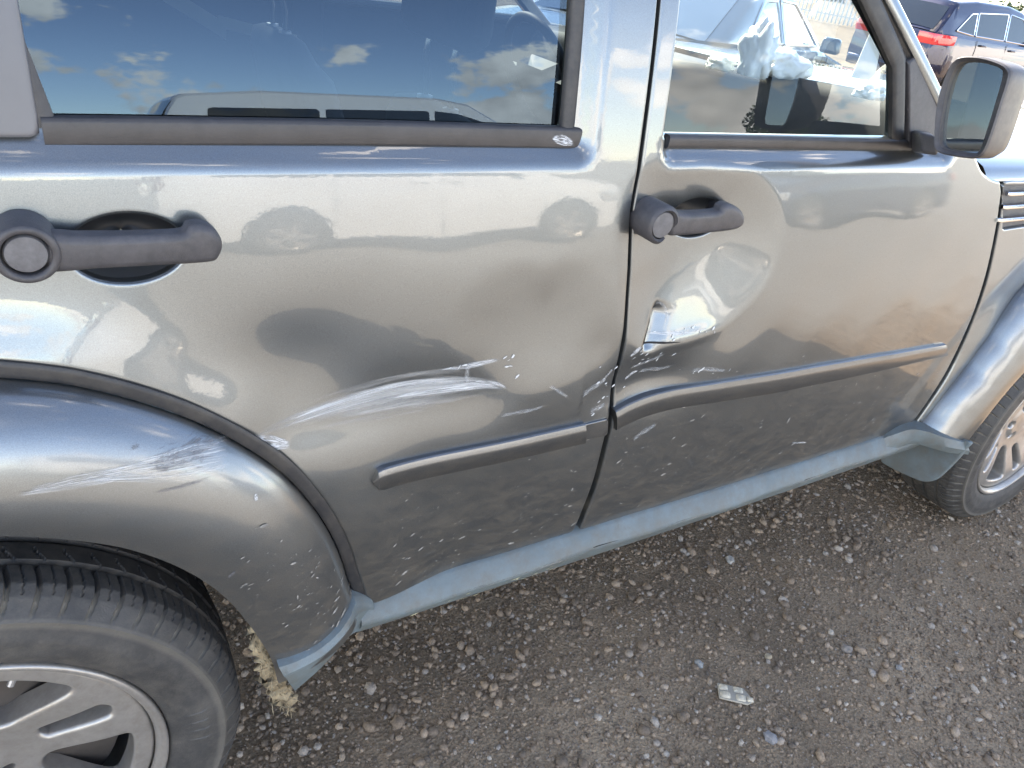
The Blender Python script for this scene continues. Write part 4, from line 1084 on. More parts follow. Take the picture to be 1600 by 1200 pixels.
seat(0.63, 1.28, 1.165); seat(0.70, 0.50, 1.165)
part(MB().box((-.12, .92, .98), (.16, 1.34, .42)).box((.15, .92, .66), (.5, 1.34, .16)).build('rear_bench', SEATM, suv, bevel=.05))
# belts: slanting webbing and loops catching the sun
part(MB().loft([[p + (0, 0, .022), p + (0, 0, -.022)] for p in (np.array((.24, 1.56, 1.32)), np.array((.40, 1.56, 1.19)), np.array((.55, 1.55, 1.11)))]).build('seat_belt', BEIGE, suv))
part(MB().loft([[p + (0, 0, .016), p + (0, 0, -.016)] for p in (np.array((.53, 1.55, 1.135)), np.array((.66, 1.54, 1.115)), np.array((.74, 1.52, 1.105)))]).build('seat_belt', BEIGE, suv))
# dashboard
E_ = [(1.66, 1.66, 1.19), (1.64, 1.30, 1.215), (1.66, .96, 1.222), (1.74, .80, 1.232), (1.80, .66, 1.242), (1.86, .42, 1.255), (1.84, .16, 1.25)]
E3 = spline(E_, .05); rings = []
for p in E3:
    far_ = np.array((abase[0] + .02 + .24 * (1 - ((p[1] - .92) / .8) ** 2), p[1], 1.205))
    if far_[0] < p[0] + .04: far_[0] = p[0] + .04
    rings.append([p + (-.06, 0, -.5), p + (-.05, 0, -.14), p + (-.035, 0, -.035), p + (-.012, 0, -.004), p, p * .75 + far_ * .25 + (0, 0, .006), far_])
dash = part(MB().loft(rings).build('dashboard', INT, suv, sharp=60))
# steering wheel
def torus(c, rad, r_, tilt, n=56, m_=12):
    rot = Matrix.Rotation(tilt, 3, 'Y'); rings = []
    for k in range(n + 1):
        a = 2 * math.pi * k / n; ring = []
        for j in range(m_):
            b_ = 2 * math.pi * j / m_; p = Vector((r_ * math.sin(b_), (rad + r_ * math.cos(b_)) * math.cos(a), (rad + r_ * math.cos(b_)) * math.sin(a)))
            ring.append(rot @ p + Vector(c))
        rings.append(ring)
    return MB().loft(rings, close=True)
swm = torus((1.46, 1.33, 1.08), .185, .015, R(-22))
swm.box((1.47, 1.33, 1.07), (.06, .15, .12), Matrix.Rotation(R(-22), 3, 'Y')).box((1.46, 1.33, 1.08), (.02, .34, .03), Matrix.Rotation(R(-22), 3, 'Y'))
part(swm.build('steering_wheel', INT, suv, sharp=50))

# --- door mirror
mroot = empty('door_mirror'); mroot.parent = front_door
GXm = 1.345
def mpt(px, py, x): return atx(px, py, x)
outl = [(1496, 90), (1530, 88), (1562, 97), (1577, 107), (1578, 122), (1566, 160), (1552, 205), (1540, 236), (1530, 246), (1515, 248), (1485, 244), (1465, 238), (1460, 228), (1461, 190), (1467, 150), (1480, 112)]
gll = [(1503, 99), (1530, 98), (1556, 105), (1567, 112), (1566, 124), (1556, 160), (1541, 208), (1533, 232), (1526, 239), (1510, 238), (1485, 233), (1473, 229), (1470, 220), (1472, 190), (1479, 150), (1490, 115)]
oy = np.array([mpt(a, b, GXm)[[1, 2]] for a, b in outl]); gy2 = np.array([mpt(a, b, GXm + .004)[[1, 2]] for a, b in gll])
oy = spline(oy, .008, True); gy2 = spline(gy2, .008, True)
n_ = 72
def ncl(P_, n):
    P_ = np.vstack([P_, P_[:1]]); d = np.r_[0, np.cumsum(np.linalg.norm(np.diff(P_, axis=0), axis=1))]; t_ = np.linspace(0, d[-1], n, endpoint=False)
    return np.stack([np.interp(t_, d, P_[:, k]) for k in range(2)], 1)
oy = ncl(oy, n_); gy2 = ncl(gy2, n_); cen = oy.mean(0)
def mring(P_, x, k=1.0, sh=(0, 0)): return [(x, cen[0] + (q[0] - cen[0]) * k + sh[0], cen[1] + (q[1] - cen[1]) * k + sh[1]) for q in P_]
MH = mat('mirror_housing', (0.075, 0.064, 0.060), 0.42, var=0.12, vscale=30, bump=.15, bscale=700, dust=.2)
hs_ = MB().loft([mring(gy2, GXm + .014, 1.0), mring(gy2, GXm + .002, 1.02), mring(oy, GXm - .002, .965), mring(oy, GXm + .002, .99), mring(oy, GXm + .010, 1.0), mring(oy, GXm + .045, 1.0, (.0, 0)), mring(oy, GXm + .075, .95, (.004, .002)), mring(oy, GXm + .098, .80, (.010, .004)), mring(oy, GXm + .110, .50, (.014, .004)), mring(oy, GXm + .113, .05, (.016, .004))], close=True)
hs_.build('mirror_housing', MH, front_door, sharp=50)
rimo = MB().loft([mring(gy2, GXm + .013, 1.0), mring(gy2, GXm + .0012, 1.025), mring(oy, GXm - .003, .967), mring(oy, GXm + .0015, .995)], close=True).build('mirror_rim', TRIM, front_door, sharp=60)
gl_ = MB().add(mring(gy2, GXm + .012, 1.01), [tuple(range(n_))[::-1]])
go = gl_.build('mirror_glass', MIRROR, front_door)
# tilt the glass slightly as the driver set it
mb = MB()
mb.loft([[atx(a, b, GXm + .04) for a, b in ((1462, 212), (1466, 243), (1440, 240), (1436, 206))], [on_base(a, b, .012) for a, b in ((1452, 205), (1456, 240), (1424, 238), (1424, 203))]], close=True, caps=True)
mb.build('mirror_arm', TRIM, front_door, bevel=.006)
bpy.data.objects.remove(mroot)

# ------------------------------------------------------------------ scrapes, chips and dirt on the paint, plus one painted shadow
def ribbon(name, parent, pts, widths, matl, lift=0.0006, surf=None, step=.006):
    """thin film on the body along photo-measured points; widths in metres; uv along/across"""
    srf = surf or S
    if surf is None: xz = spline(bxz(pts), step)
    else: xz = spline(pts, step)
    n = len(xz); wv = np.interp(np.linspace(0, 1, n), np.linspace(0, 1, len(widths)), widths)
    t_ = np.gradient(xz, axis=0); t_ /= np.linalg.norm(t_, axis=1)[:, None]; nn = np.stack([-t_[:, 1], t_[:, 0]], 1)
    m_ = 9; V_ = []; UV = []
    for j in range(m_):
        q = xz + nn * ((j / (m_ - 1) - .5) * wv)[:, None]
        y = srf(q[:, 0], q[:, 1]) - lift
        V_.append(np.stack([q[:, 0], y, q[:, 1]], 1)); UV.append(np.stack([np.linspace(0, 1, n), np.full(n, j / (m_ - 1))], 1))
    V_ = np.vstack(V_); UV = np.vstack(UV); F_ = []
    for j in range(m_ - 1):
        for i in range(n - 1): F_.append((j * n + i, j * n + i + 1, (j + 1) * n + i + 1, (j + 1) * n + i))
    return part(mesh(name, V_, F_, matl, parent, uv=UV))
rb = lambda *a, **k: ribbon('scuff_and_shade', rear_door, *a, **k)
rb([(395, 676), (480, 655), (580, 632), (690, 612), (790, 606)], [.030, .050, .072, .070, .030], SC_HAZE, lift=.0004)
rb([(405, 672), (470, 655), (560, 632), (650, 612), (730, 602), (800, 604)], [.010, .016, .024, .030, .026, .010], SC_WHITE)
rb([(430, 663), (540, 630), (640, 604), (740, 597)], [.006, .008, .010, .012], SC_DENSE)
rb([(600, 632), (680, 616), (760, 606), (798, 612)], [.006, .014, .016, .004], SC_DENSE, lift=.0009)
rb([(683, 583), (735, 575), (790, 563)], [.002, .012, .006], SC_DENSE)
rb([(735, 570), (733, 590), (738, 606)], [.010, .010, .012], SC_THIN, lift=.0009)
rb([(740, 600), (775, 601), (797, 610)], [.004, .007, .003], SC_DENSE, lift=.0011)
rb([(390, 678), (420, 685), (455, 690)], [.020, .024, .010], SC_DENSE)
rb([(775, 652), (830, 640), (860, 630)], [.006, .010, .004], SC_THIN)
rb([(855, 600), (890, 622)], [.008, .006], SC_THIN)
rb([(905, 620), (955, 590)], [.016, .012], SC_THIN)
rb([(920, 645), (950, 632)], [.018, .010], SC_THIN)
rb([(940, 600), (962, 575)], [.010, .008], SC_THIN)
fb2 = lambda *a, **k: ribbon('scuff_and_shade', front_door, *a, **k)
fb2([(1012, 529), (1040, 523), (1085, 520)], [.004, .009, .004], SC_DENSE)
fb2([(1060, 524), (1088, 516), (1112, 514)], [.006, .008, .002], SC_WHITE)
fb2([(985, 560), (996, 548), (1004, 540)], [.006, .012, .006], SC_DENSE)
fb2([(982, 600), (992, 590), (1004, 583)], [.008, .010, .004], SC_DENSE)
fb2([(985, 580), (1020, 566), (1045, 550)], [.004, .010, .004], SC_WHITE)
fb2([(1000, 585), (1040, 580), (1060, 570)], [.010, .012, .004], SC_THIN)
fb2([(1075, 580), (1110, 577), (1140, 580)], [.008, .012, .006], SC_THIN)
fb2([(985, 690), (1005, 675), (1030, 660)], [.010, .018, .008], SC_THIN)
fb2([(1235, 692), (1262, 691)], [.003, .005], SC_DENSE)
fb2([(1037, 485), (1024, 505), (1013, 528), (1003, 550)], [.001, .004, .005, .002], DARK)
fb2([(1008, 541), (1030, 537), (1062, 534)], [.003, .004, .001], DARK)  # dark strip that paints the shadow under the crease
fb2([(1030, 484), (1042, 480), (1050, 492), (1047, 515)], [.003, .006, .007, .004], SC_WHITE)
# scuffs on the flare
def flare_surf(x, z):
    a = np.arctan2(z - RC[1], x - RC[0]); r_ = np.hypot(x - RC[0], z - RC[1])
    ro_ = np.interp(a, ro_t, fi_r); rl_ = np.interp(a, fl_t, fl_r)
    q = np.clip((ro_ - r_) / (ro_ - rl_) * (1 - math.cos(R(98))), 0, 1.13); ph = np.arccos(np.clip(1 - q, -1, 1))
    x0, z0 = RC[0] + ro_ * np.cos(a), RC[1] + ro_ * np.sin(a); ys = base(x0, z0) - 0.014
    return ys - (0.078 + ys) * np.sin(np.maximum(ph, .04))
def fpx(px, py):
    y = -0.05
    for _ in range(25):
        p = at(px, py, y); y = .5 * y + .5 * float(flare_surf(np.array([p[0]]), np.array([p[2]]))[0])
    return p[[0, 2]]
fr_ = lambda pts, w_, mm, **k: ribbon('scuff_and_shade', rear_flare, np.array([fpx(*p) for p in pts]), w_, mm, surf=flare_surf, lift=.0015, **k)
fr_([(185, 735), (250, 722), (310, 706), (362, 690)], [.012, .038, .046, .040], SC_DARK)
fr_([(200, 775), (280, 760), (355, 733)], [.002, .008, .006], SC_DARK)
fr_([(20, 770), (120, 748), (220, 728)], [.004, .014, .012], SC_THIN)
fr_([(120, 748), (220, 735), (310, 718), (372, 700)], [.012, .034, .044, .026], SC_WHITE)
fr_([(10, 775), (90, 762), (200, 742)], [.004, .010, .010], SC_WHITE)
fr_([(200, 700), (222, 694)], [.010, .008], SC_DARK)
fr_([(398, 770), (401, 782)], [.006, .005], SC_DENSE)
fr_([(350, 905), (372, 888)], [.010, .008], SC_DARK)
ribbon('scuff_and_shade', rear_door, [(862, 222), (880, 217), (897, 224)], [.012, .018, .006], SC_DENSE, surf=None) if False else None
sb_ = np.array([at(a, b, .055)[[0, 2]] for a, b in ((858, 216), (878, 218), (896, 224))])
ribbon('scuff_and_shade', rear_door, sb_, [.010, .018, .006], SC_DENSE, surf=lambda x, z: SG(x, z) - 0.0092, lift=.0004)

# gouges along the sill's edge
sillsurf = lambda x, z: base(x, .5) - .0296 + np.abs(z - .437) * .75
for x0_, x1_, z0_, wd_ in ((.86, .98, .443, .006), (.60, .68, .440, .004), (1.08, 1.14, .441, .005), (1.16, 1.22, .444, .003), (.74, .80, .446, .003), (1.5, 1.56, .440, .003)):
    ribbon('gouge', rocker, np.array([(x0_, z0_), ((x0_ + x1_) / 2, z0_ + .002), (x1_, z0_ + .003)]), [.001, wd_, .001], DARK, surf=sillsurf, lift=.0004)
for x0_, x1_ in ((.46, .9), (.95, 1.4), (1.3, 1.9)):
    ribbon('scuff_and_shade', rocker, np.array([(x0_, .436), ((x0_ + x1_) / 2, .438), (x1_, .437)]), [.004, .014, .004], SC_DUST, surf=sillsurf, lift=.0003)
# chips of bare white metal where the two doors met the other car
def chips(parent, spots, n, matl):
    V_, F_ = [], []
    for k in range(n):
        (px, py, sx_, sy_) = spots[rng.integers(len(spots))]
        c = on_base(px + rng.normal(0, sx_), py + rng.normal(0, sy_))[[0, 2]]; ln = rng.uniform(.0012, .0065); wd = ln * rng.uniform(.15, .5); a = R(25) + rng.normal(0, .35)
        u = np.array([math.cos(a), math.sin(a)]); v = np.array([-u[1], u[0]]); b_ = len(V_); m_ = 7
        for j in range(m_):
            q = 2 * math.pi * j / m_; V_.append(c + u * math.cos(q) * ln * rng.uniform(.5, 1.1) + v * math.sin(q) * wd * rng.uniform(.4, 1.2))
        F_.append(tuple(range(b_, b_ + m_)))
    V_ = np.array(V_); y = S(V_[:, 0], V_[:, 1]) - .0010
    o = part(mesh('paint_chips', np.stack([V_[:, 0], y, V_[:, 1]], 1), F_, matl, parent, smooth=False)); o['kind'] = 'stuff'
CHIP = mat('bare_primer', (.55, .57, .58), .6, var=.2, vscale=90)
chips(front_door, [(1050, 522, 28, 4), (1085, 517, 14, 3), (992, 592, 7, 8), (1030, 567, 18, 7), (1000, 552, 6, 8), (1100, 578, 20, 4)], 42, CHIP)
chips(rear_door, [(795, 600, 5, 14), (800, 575, 8, 8), (950, 600, 8, 22), (935, 640, 14, 8), (735, 578, 15, 3)], 22, CHIP)
# flecks of dried mud thrown along the lower doors and flare: too many to count
def flecks(name, parent, n, sampler, surf, matl):
    V_, F_ = [], []
    for k in range(n):
        x, z = sampler(); ln = abs(rng.normal(0, .0016)) + .0007 + (rng.random() < .08) * rng.uniform(.002, .006); wd = ln * rng.uniform(.12, .4); a = R(16) + rng.normal(0, .22)
        if rng.random() < .2: a += rng.normal(0, 1)
        u = np.array([math.cos(a), math.sin(a)]); v = np.array([-u[1], u[0]]); b_ = len(V_)
        for s_, t_ in ((-1, 0), (-.3, -1), (.5, -.8), (1, .1), (.4, 1), (-.4, .9)):
            q = np.array([x, z]) + u * s_ * ln + v * t_ * wd
            V_.append(q)
        F_.append(tuple(range(b_, b_ + 6)))
    V_ = np.array(V_); y = surf(V_[:, 0], V_[:, 1]) - .0007
    o = part(mesh(name, np.stack([V_[:, 0], y, V_[:, 1]], 1), F_, matl, parent, smooth=False)); o['kind'] = 'stuff'
    return o
FLECK = mat('dried_splash', (0.25, 0.238, 0.22), 0.8, var=.5, vscale=80)
def in_poly(poly, lo, hi, bias):
    def f():
        while True:
            x = rng.uniform(lo[0], hi[0]); z = lo[1] + (hi[1] - lo[1]) * rng.random() ** bias
            if inside(np.array([[x, z]]), [poly])[0]: return x, z
    return f
flecks('mud_flecks', rear_door, 150, in_poly(rd_out, (.40, .49), (.83, .76), 1.2), S, FLECK)
flecks('mud_flecks', front_door, 380, in_poly(fd_out, (.80, .49), (2.0, .80), 1.1), S, FLECK)
def fs():
    while True:
        a = R(rng.uniform(11, 45)); r_ = rng.uniform(.47, .575) - (a - R(11)) * .04
        if rng.random() < 1.2 - a / R(45): return RC[0] + r_ * math.cos(a), RC[1] + r_ * math.sin(a)
flecks('mud_flecks', rear_flare, 120, fs, lambda x, z: flare_surf(x, z) - .0008, FLECK)
flecks('scrape_flecks', rocker, 60, lambda: (rng.uniform(.45, .8), rng.uniform(.40, .43)), lambda x, z: base(x, .5) - .0305 + (0.438 - z) * .50, mat('yellow_scrape', (.62, .60, .42), .7))

# ------------------------------------------------------------------ other vehicles in the yard
DUSTGLASS = mat('dusty_pale_glass', (0.045, 0.060, 0.068), 0.12, 0.0, spec=0.8, coat=1.0, var=.2, vscale=3)
CARGLASS = mat('car_window_glass', (0.018, 0.022, 0.026), 0.03, 0.0, spec=0.8)
REDL = mat('red_lamp_lens', (0.55, 0.02, 0.03), 0.12, coat=1.0)
DREDL = mat('dark_red_lens', (0.12, 0.012, 0.016), 0.15, coat=1.0)
CLEARL = mat('clear_lamp_lens', (0.62, 0.64, 0.66), 0.08, 0.3, coat=1.0)
BLACKP = mat('black_trim_plastic', (0.02, 0.02, 0.022), 0.5)
DUSTT = mat('dusty_tyre', (0.045, 0.042, 0.038), 0.85, var=.3)
def lin(tab, x): return float(np.interp(x, [t_[0] for t_ in tab], [t_[1] for t_ in tab]))
def car(name, label, cat, loc, rz, paint, sp, group=None):
    """vehicle heading +x in its own frame, built from a side profile: body, cabin, panes, lamps, wheels"""
    root = empty(name, loc, rz); tag(root, label, cat, group)
    Wd = sp['W'] / 2; x0, x1 = sp['x']; wr = sp.get('wr', .33); wx = sp['wheels']
    top = sp['top']; roof = sp['roof']; zl = sp.get('zb', .24)
    def zb(x):
        z = zl + .06 * max(0, (abs(x - (x0 + x1) / 2) - (x1 - x0) * .42)) * 3
        for w_ in wx:
            d = abs(x - w_)
            if d < wr + .06: z = max(z, wr * .95 + math.sqrt((wr + .06) ** 2 - d * d))
        return min(z, lin(top, x) - .12)
    def wf(x):
        e = min(x - x0, x1 - x); return Wd * (1 - .16 * max(0, 1 - e / .45) ** 2)
    xs = sorted(set(list(np.linspace(x0, x1, 70)) + [w_ + s_ * (wr + .06) * q for w_ in wx for s_ in (-1, 1) for q in (1, .98, .9, .75, .5, .25, 0)]))
    rings = []
    for x in xs:
        w_ = wf(x); zt = lin(top, x); z0 = zb(x); zm = max(z0 + .02, min(.58, zt - .15))
        half = [(.80 * w_, z0), (.965 * w_, z0 + .015), (w_, zm), (.992 * w_, zt - .16 if zt - .16 > zm else zm + .02), (.965 * w_, zt - .03), (.93 * w_, zt), (.80 * w_, zt + .012), (.4 * w_, zt + .028), (0, zt + .033)]
        rings.append([(x, -a, b_) for a, b_ in half] + [(x, a, b_) for a, b_ in half[::-1][1:]])
    MB().loft(rings, close=True, caps=True).build('body', paint, root, sharp=32)
    rx0, rx1 = roof[0][0], roof[-1][0]; rtop = max(t_[1] for t_ in roof)
    wt = sp.get('wt', .74) * Wd
    def side(x, z):
        zt = lin(top, x); return .90 * wf(x) + (wt - .90 * wf(x)) * np.clip((z - zt) / (rtop - zt), 0, 1)
    rings = []
    for x in np.linspace(rx0, rx1, 60):
        zr = max(lin(roof, x), lin(top, x) + .005); zt = lin(top, x) - .02
        half = [(side(x, zt), zt), (side(x, (zt + zr) / 2), (zt + zr) / 2), (side(x, zr - .03), max(zr - .03, zt)), (side(x, zr) * .955, zr), (side(x, zr) * .6, zr + .02), (0, zr + .028)]
        rings.append([(x, -a, b_) for a, b_ in half] + [(x, a, b_) for a, b_ in half[::-1][1:]])
    MB().loft(rings).build('cabin', paint, root, sharp=45)
    for poly in sp['side_glass']:
        for s_ in (-1, 1):
            P_ = resample(np.array(poly), .05, True)
            m_ = MB().add([(x, s_ * (side(x, z) + .006), z) for x, z in P_], [tuple(range(len(P_)))]); m_.build('side_window', sp.get('glass', CARGLASS), root, smooth=False)
            if sp.get('chrome'):
                rim_ = [(x, s_ * (side(x, z) + .008), z) for x, z in P_]
                MB().tube(rim_ + rim_[:1], .011, 6, cap=False).build('window_trim', CHROME, root)
    for (ga, gb) in sp['end_glass']:
        rr = []
        for x in np.linspace(ga, gb, 8):
            z = lin(roof, x); wv = side(x, z) * .86
            rr.append([(x + (.004 if gb > 1 else -.004), y_ * wv, z + .012 + .026 * (1 - y_ * y_)) for y_ in np.linspace(-1, 1, 9)])
        MB().loft(rr).build('windscreen' if gb > (x0 + x1) / 2 else 'rear_window', sp.get('glass', CARGLASS), root, sharp=0)
    for w_ in wx:
        for s_ in (-1, 1):
            wr_ = empty('wheel', (w_, s_ * (Wd - .105), wr)); wr_.parent = root
            MB().lathe([(wr * .66, .10), (wr * .70, .115), (wr * .93, .112), (wr, .085), (wr, -.085), (wr * .93, -.11), (wr * .66, -.10)], n=36).build('tyre', DUSTT, wr_, sharp=40)
            m_ = MB().lathe([(wr * .67, .10), (wr * .62, .09), (wr * .60, -.09), (wr * .67, -.10)], n=36)
            for k in range(5):
                a = 2 * math.pi * k / 5
                m_.box((math.cos(a) * wr * .33, s_ * .075, math.sin(a) * wr * .33), (wr * .62, .03, wr * .16), Matrix.Rotation(-a, 3, 'Y'))
            m_.lathe([(wr * .16, .10 * s_), (.0001, .10 * s_)], n=16); m_.lathe([(wr * .6, -.03 * s_), (.0001, -.03 * s_)], n=24)
            m_.build('rim', RIM, wr_, sharp=40)
    def lamp(nm, x, z, dx, dz, ml, rot=0.0, wrap=.22):
        for s_ in (-1, 1):
            rr = []
            for q in np.linspace(0, 1, 9):                    # wraps from the end face round the corner to the flank
                e = x0 if x < (x0 + x1) / 2 else x1; sg = 1 if e == x0 else -1
                px_ = e + sg * max(0, (q - .45)) / .55 * dx - sg * .012; py_ = s_ * min(wf(max(min(px_, x1), x0)) + .008, wf(e) * (.62 + .38 * q / .45) + .008)
                k = 1 - .35 * max(0, (q - .5)) * 2
                rr.append([(px_, py_, z + dz / 2 + rot * q), (px_ - sg * .012, py_ + s_ * .008, z + rot * q), (px_, py_, z - dz / 2 * k + rot * q)])
            MB().loft(rr).build(nm, ml, root, sharp=0)
    for l_ in sp['lamps']: lamp(*l_)
    if sp.get('fin'):
        fx, fz = sp['fin']; MB().loft([[(fx - .09, -.02, fz), (fx - .09, .02, fz), (fx + .11, .012, fz), (fx + .11, -.012, fz)], [(fx - .09, -.006, fz + .065), (fx - .09, .006, fz + .065), (fx - .03, .004, fz + .06), (fx - .03, -.004, fz + .06)]], close=True, caps=True).build('roof_antenna', BLACKP, root)
    for s_ in (-1, 1):
        mx_, mz_ = sp['mirror']
        MB().box((mx_, s_ * (side(mx_, mz_) + .13), mz_ + .03), (.10, .18, .13), taper=.85).build('door_mirror', paint, root, bevel=.03)
        MB().box((x0 + .0, 0, .45), (.10, 1.5, .16)).build('rear_bumper', sp.get('bumper', paint), root, bevel=.05) if s_ < 0 else None
        for hx, hz_ in sp['handles']:
            MB().box((hx, s_ * (wf(hx) * .99 + .012), hz_), (.17, .03, .03)).build('door_handle', paint, root, bevel=.01)
        for gx_, ga_, gb_ in sp['seams']:
            MB().tube([(gx_, s_ * (wf(gx_) * .992 + .001), gb_), (gx_, s_ * (wf(gx_) * 1.0 + .001), (ga_ + gb_) / 2), (gx_ , s_ * (wf(gx_) * .975 + .001), ga_)], .004, 5).build('door_seam', BLACKP, root)
    return root
P_SIL = paint_material('silver_green_paint', (0.085, 0.10, 0.105), .12)
P_NAVY = paint_material('navy_paint', (0.012, 0.015, 0.042), .12)
P_BLUE = paint_material('blue_grey_paint', (0.025, 0.038, 0.085), .1)
P_WHITE = mat('white_gloss_paint', (0.74, 0.74, 0.73), 0.25, coat=1.0)
SED = dict(W=1.80, x=(-2.35, 2.35), wheels=(-1.38, 1.40), wr=.33, wt=.70,
           top=[(-2.35, .88), (-2.28, .98), (-1.75, 1.03), (-1.2, 1.03), (.9, .98), (1.1, .95), (1.9, .84), (2.25, .72), (2.35, .62)],
           roof=[(-1.75, 1.03), (-1.35, 1.17), (-.85, 1.34), (-.3, 1.40), (.2, 1.39), (.6, 1.24), (1.1, .96)],
           side_glass=[[(-1.12, 1.07), (-.28, 1.05), (-.28, 1.34), (-.62, 1.33)], [(-.20, 1.05), (.80, 1.02), (.22, 1.33), (-.20, 1.345)]],
           end_glass=[(-1.70, -.88), (.25, 1.05)], lamps=[('tail_lamp', -2.35, .88, .34, .15, REDL), ('head_lamp', 2.35, .66, .45, .14, CLEARL)],
           mirror=(.78, 1.02), handles=[(-.85, .88), (.05, .87)], seams=[(-.24, 1.0, .32), (.98, .95, .32), (-1.1, 1.0, .62)], chrome=True, fin=(-.75, 1.385))
def dz_spec(sp, k): return sp
sedan = car('parked_sedan', 'silver-green sedan with a roof antenna fin, seen through the front window', 'car', (5.21, 4.53, -.02), R(25), P_SIL, dict(SED, glass=DUSTGLASS))
SUVS = dict(W=1.86, x=(-2.3, 2.3), wheels=(-1.35, 1.40), wr=.36, wt=.74, zb=.28,
            top=[(-2.3, .95), (-2.25, 1.08), (-1.9, 1.10), (.95, 1.06), (1.15, 1.05), (2.0, .95), (2.25, .82), (2.3, .7)],
            roof=[(-2.22, 1.10), (-2.02, 1.40), (-1.88, 1.58), (-1.2, 1.65), (-.2, 1.66), (.3, 1.60), (.75, 1.36), (1.18, 1.06)],
            side_glass=[[(-1.80, 1.17), (-1.25, 1.13), (-1.25, 1.47), (-1.42, 1.45)], [(-1.19, 1.13), (-.25, 1.12), (-.25, 1.54), (-1.19, 1.48)], [(-.18, 1.12), (.80, 1.10), (.28, 1.50), (-.18, 1.545)]],
            end_glass=[(-2.20, -1.95), (.36, 1.12)], lamps=[('tail_lamp', -2.3, 1.0, .42, .17, REDL), ('head_lamp', 2.3, .82, .5, .16, CLEARL)],
            mirror=(.76, 1.12), handles=[(-1.0, 1.0), (.0, .98)], seams=[(-.22, 1.07, .36), (.98, 1.03, .36), (-1.2, 1.07, .7)], chrome=True, fin=(-1.5, 1.655))
navy = car('parked_crossover', 'dark navy crossover with red tail lamp behind the door mirror', 'car', (13.4 + 2.3, 7.4 + .93, 0), R(0), P_NAVY, SUVS)
TRK = dict(W=1.95, x=(-2.7, 2.7), wheels=(-1.55, 1.75), wr=.39, wt=.78, zb=.36,
           top=[(-2.7, 1.05), (-2.68, 1.16), (-.6, 1.17), (1.1, 1.12), (2.3, 1.08), (2.65, .95), (2.7, .8)],
           roof=[(-.72, 1.17), (-.60, 1.70), (-.3, 1.78), (.5, 1.77), (1.15, 1.13)],
           side_glass=[[(-.5, 1.22), (.05, 1.2), (.05, 1.65), (-.45, 1.63)], [(.12, 1.2), (.95, 1.17), (.5, 1.64), (.12, 1.65)]],
           end_glass=[(-.70, -.62), (.56, 1.1)], lamps=[('tail_lamp', -2.7, .92, .16, .42, REDL), ('head_lamp', 2.7, .9, .4, .2, CLEARL)],
           mirror=(.9, 1.2), handles=[(.2, 1.05)], seams=[(.08, 1.12, .45), (1.05, 1.1, .45), (-.75, 1.12, .45)], bumper=CHROME_D)
truck = car('parked_pickup', 'white pickup truck at the right edge, red lamp at its rear corner', 'truck', (14.3, 4.10, 0), R(0), P_WHITE, TRK)
VAN = dict(W=2.0, x=(-2.55, 2.55), wheels=(-1.5, 1.6), wr=.35, wt=.84, zb=.27,
           top=[(-2.55, 1.0), (-2.5, 1.12), (1.3, 1.08), (1.5, 1.04), (2.3, .90), (2.5, .72), (2.55, .62)],
           roof=[(-2.50, 1.12), (-2.42, 1.55), (-2.28, 1.79), (-1.6, 1.86), (.1, 1.86), (.45, 1.80), (1.0, 1.46), (1.55, 1.05)],
           side_glass=[[(-2.12, 1.20), (-1.1, 1.18), (-1.1, 1.68), (-2.06, 1.66)], [(-1.04, 1.18), (.0, 1.16), (.0, 1.70), (-1.04, 1.68)], [(.06, 1.16), (1.16, 1.12), (.62, 1.58), (.30, 1.68), (.06, 1.70)]],
           end_glass=[(-2.50, -2.32), (.52, 1.48)], lamps=[('tail_lamp', -2.55, 1.1, .05, .34, DREDL), ('head_lamp', 2.55, .76, .55, .16, CLEARL)],
           mirror=(.95, 1.15), handles=[(-.2, 1.0), (.2, 1.0)], seams=[(.03, 1.1, .32), (1.25, 1.05, .32), (-1.07, 1.1, .5)], fin=(-.1, 1.875))
van = car('white_van', 'white minivan parked across the aisle, mirrored in the tinted rear window', 'van', (0.8 + 2.55, -5.9 - 1.0, 0), R(0), P_WHITE, VAN)
blue = car('blue_sedan', 'blue-grey sedan parked across the aisle, mirrored in the front door paint', 'car', (10.0, -6.4, 0), R(180), P_BLUE, dict(SED, chrome=False, fin=None))

# ------------------------------------------------------------------ things lying on the dashboard
BAGM = mat('thin_white_plastic', (0.78, 0.79, 0.80), 0.35, var=0.08, vscale=20)
PAPER = mat('white_paper', (0.80, 0.79, 0.76), 0.7, var=0.06)
def bag(name, label, c, d, seed, cat, matl):
    bm = bmesh.new(); bmesh.ops.create_icosphere(bm, subdivisions=4, radius=1.0)
    from mathutils import noise as nz
    for v in bm.verts:
        p = v.co.copy(); n = nz.noise(p * 1.7 + Vector((seed, 0, 0))) * .35 + abs(nz.noise(p * 4.1 + Vector((0, seed, 0)))) * .30 + abs(nz.noise(p * 9 + Vector((0, 0, seed)))) * .10
        q = p * (0.82 + n); q.z = max(q.z, -.55)
        v.co = Vector((q.x * d[0], q.y * d[1], q.z * d[2])) + Vector(c)
    me = bpy.data.meshes.new(name); bm.to_mesh(me); bm.free(); me.polygons.foreach_set('use_smooth', [True] * len(me.polygons))
    return tag(link(name, me, matl), label, cat)
def dashz(px, py, z): return atz(px, py, z)
p = dashz(1178, 98, 1.27); bag('plastic_bag', 'upright white plastic bag standing on the dashboard', (p[0], p[1], 1.285), (.045, .05, .085), 3.1, 'bag', BAGM)
p = dashz(1228, 100, 1.27); bag('plastic_bag', 'slumped white plastic bag lying beside the upright one on the dashboard', (p[0], p[1], 1.262), (.09, .06, .045), 8.4, 'bag', BAGM)
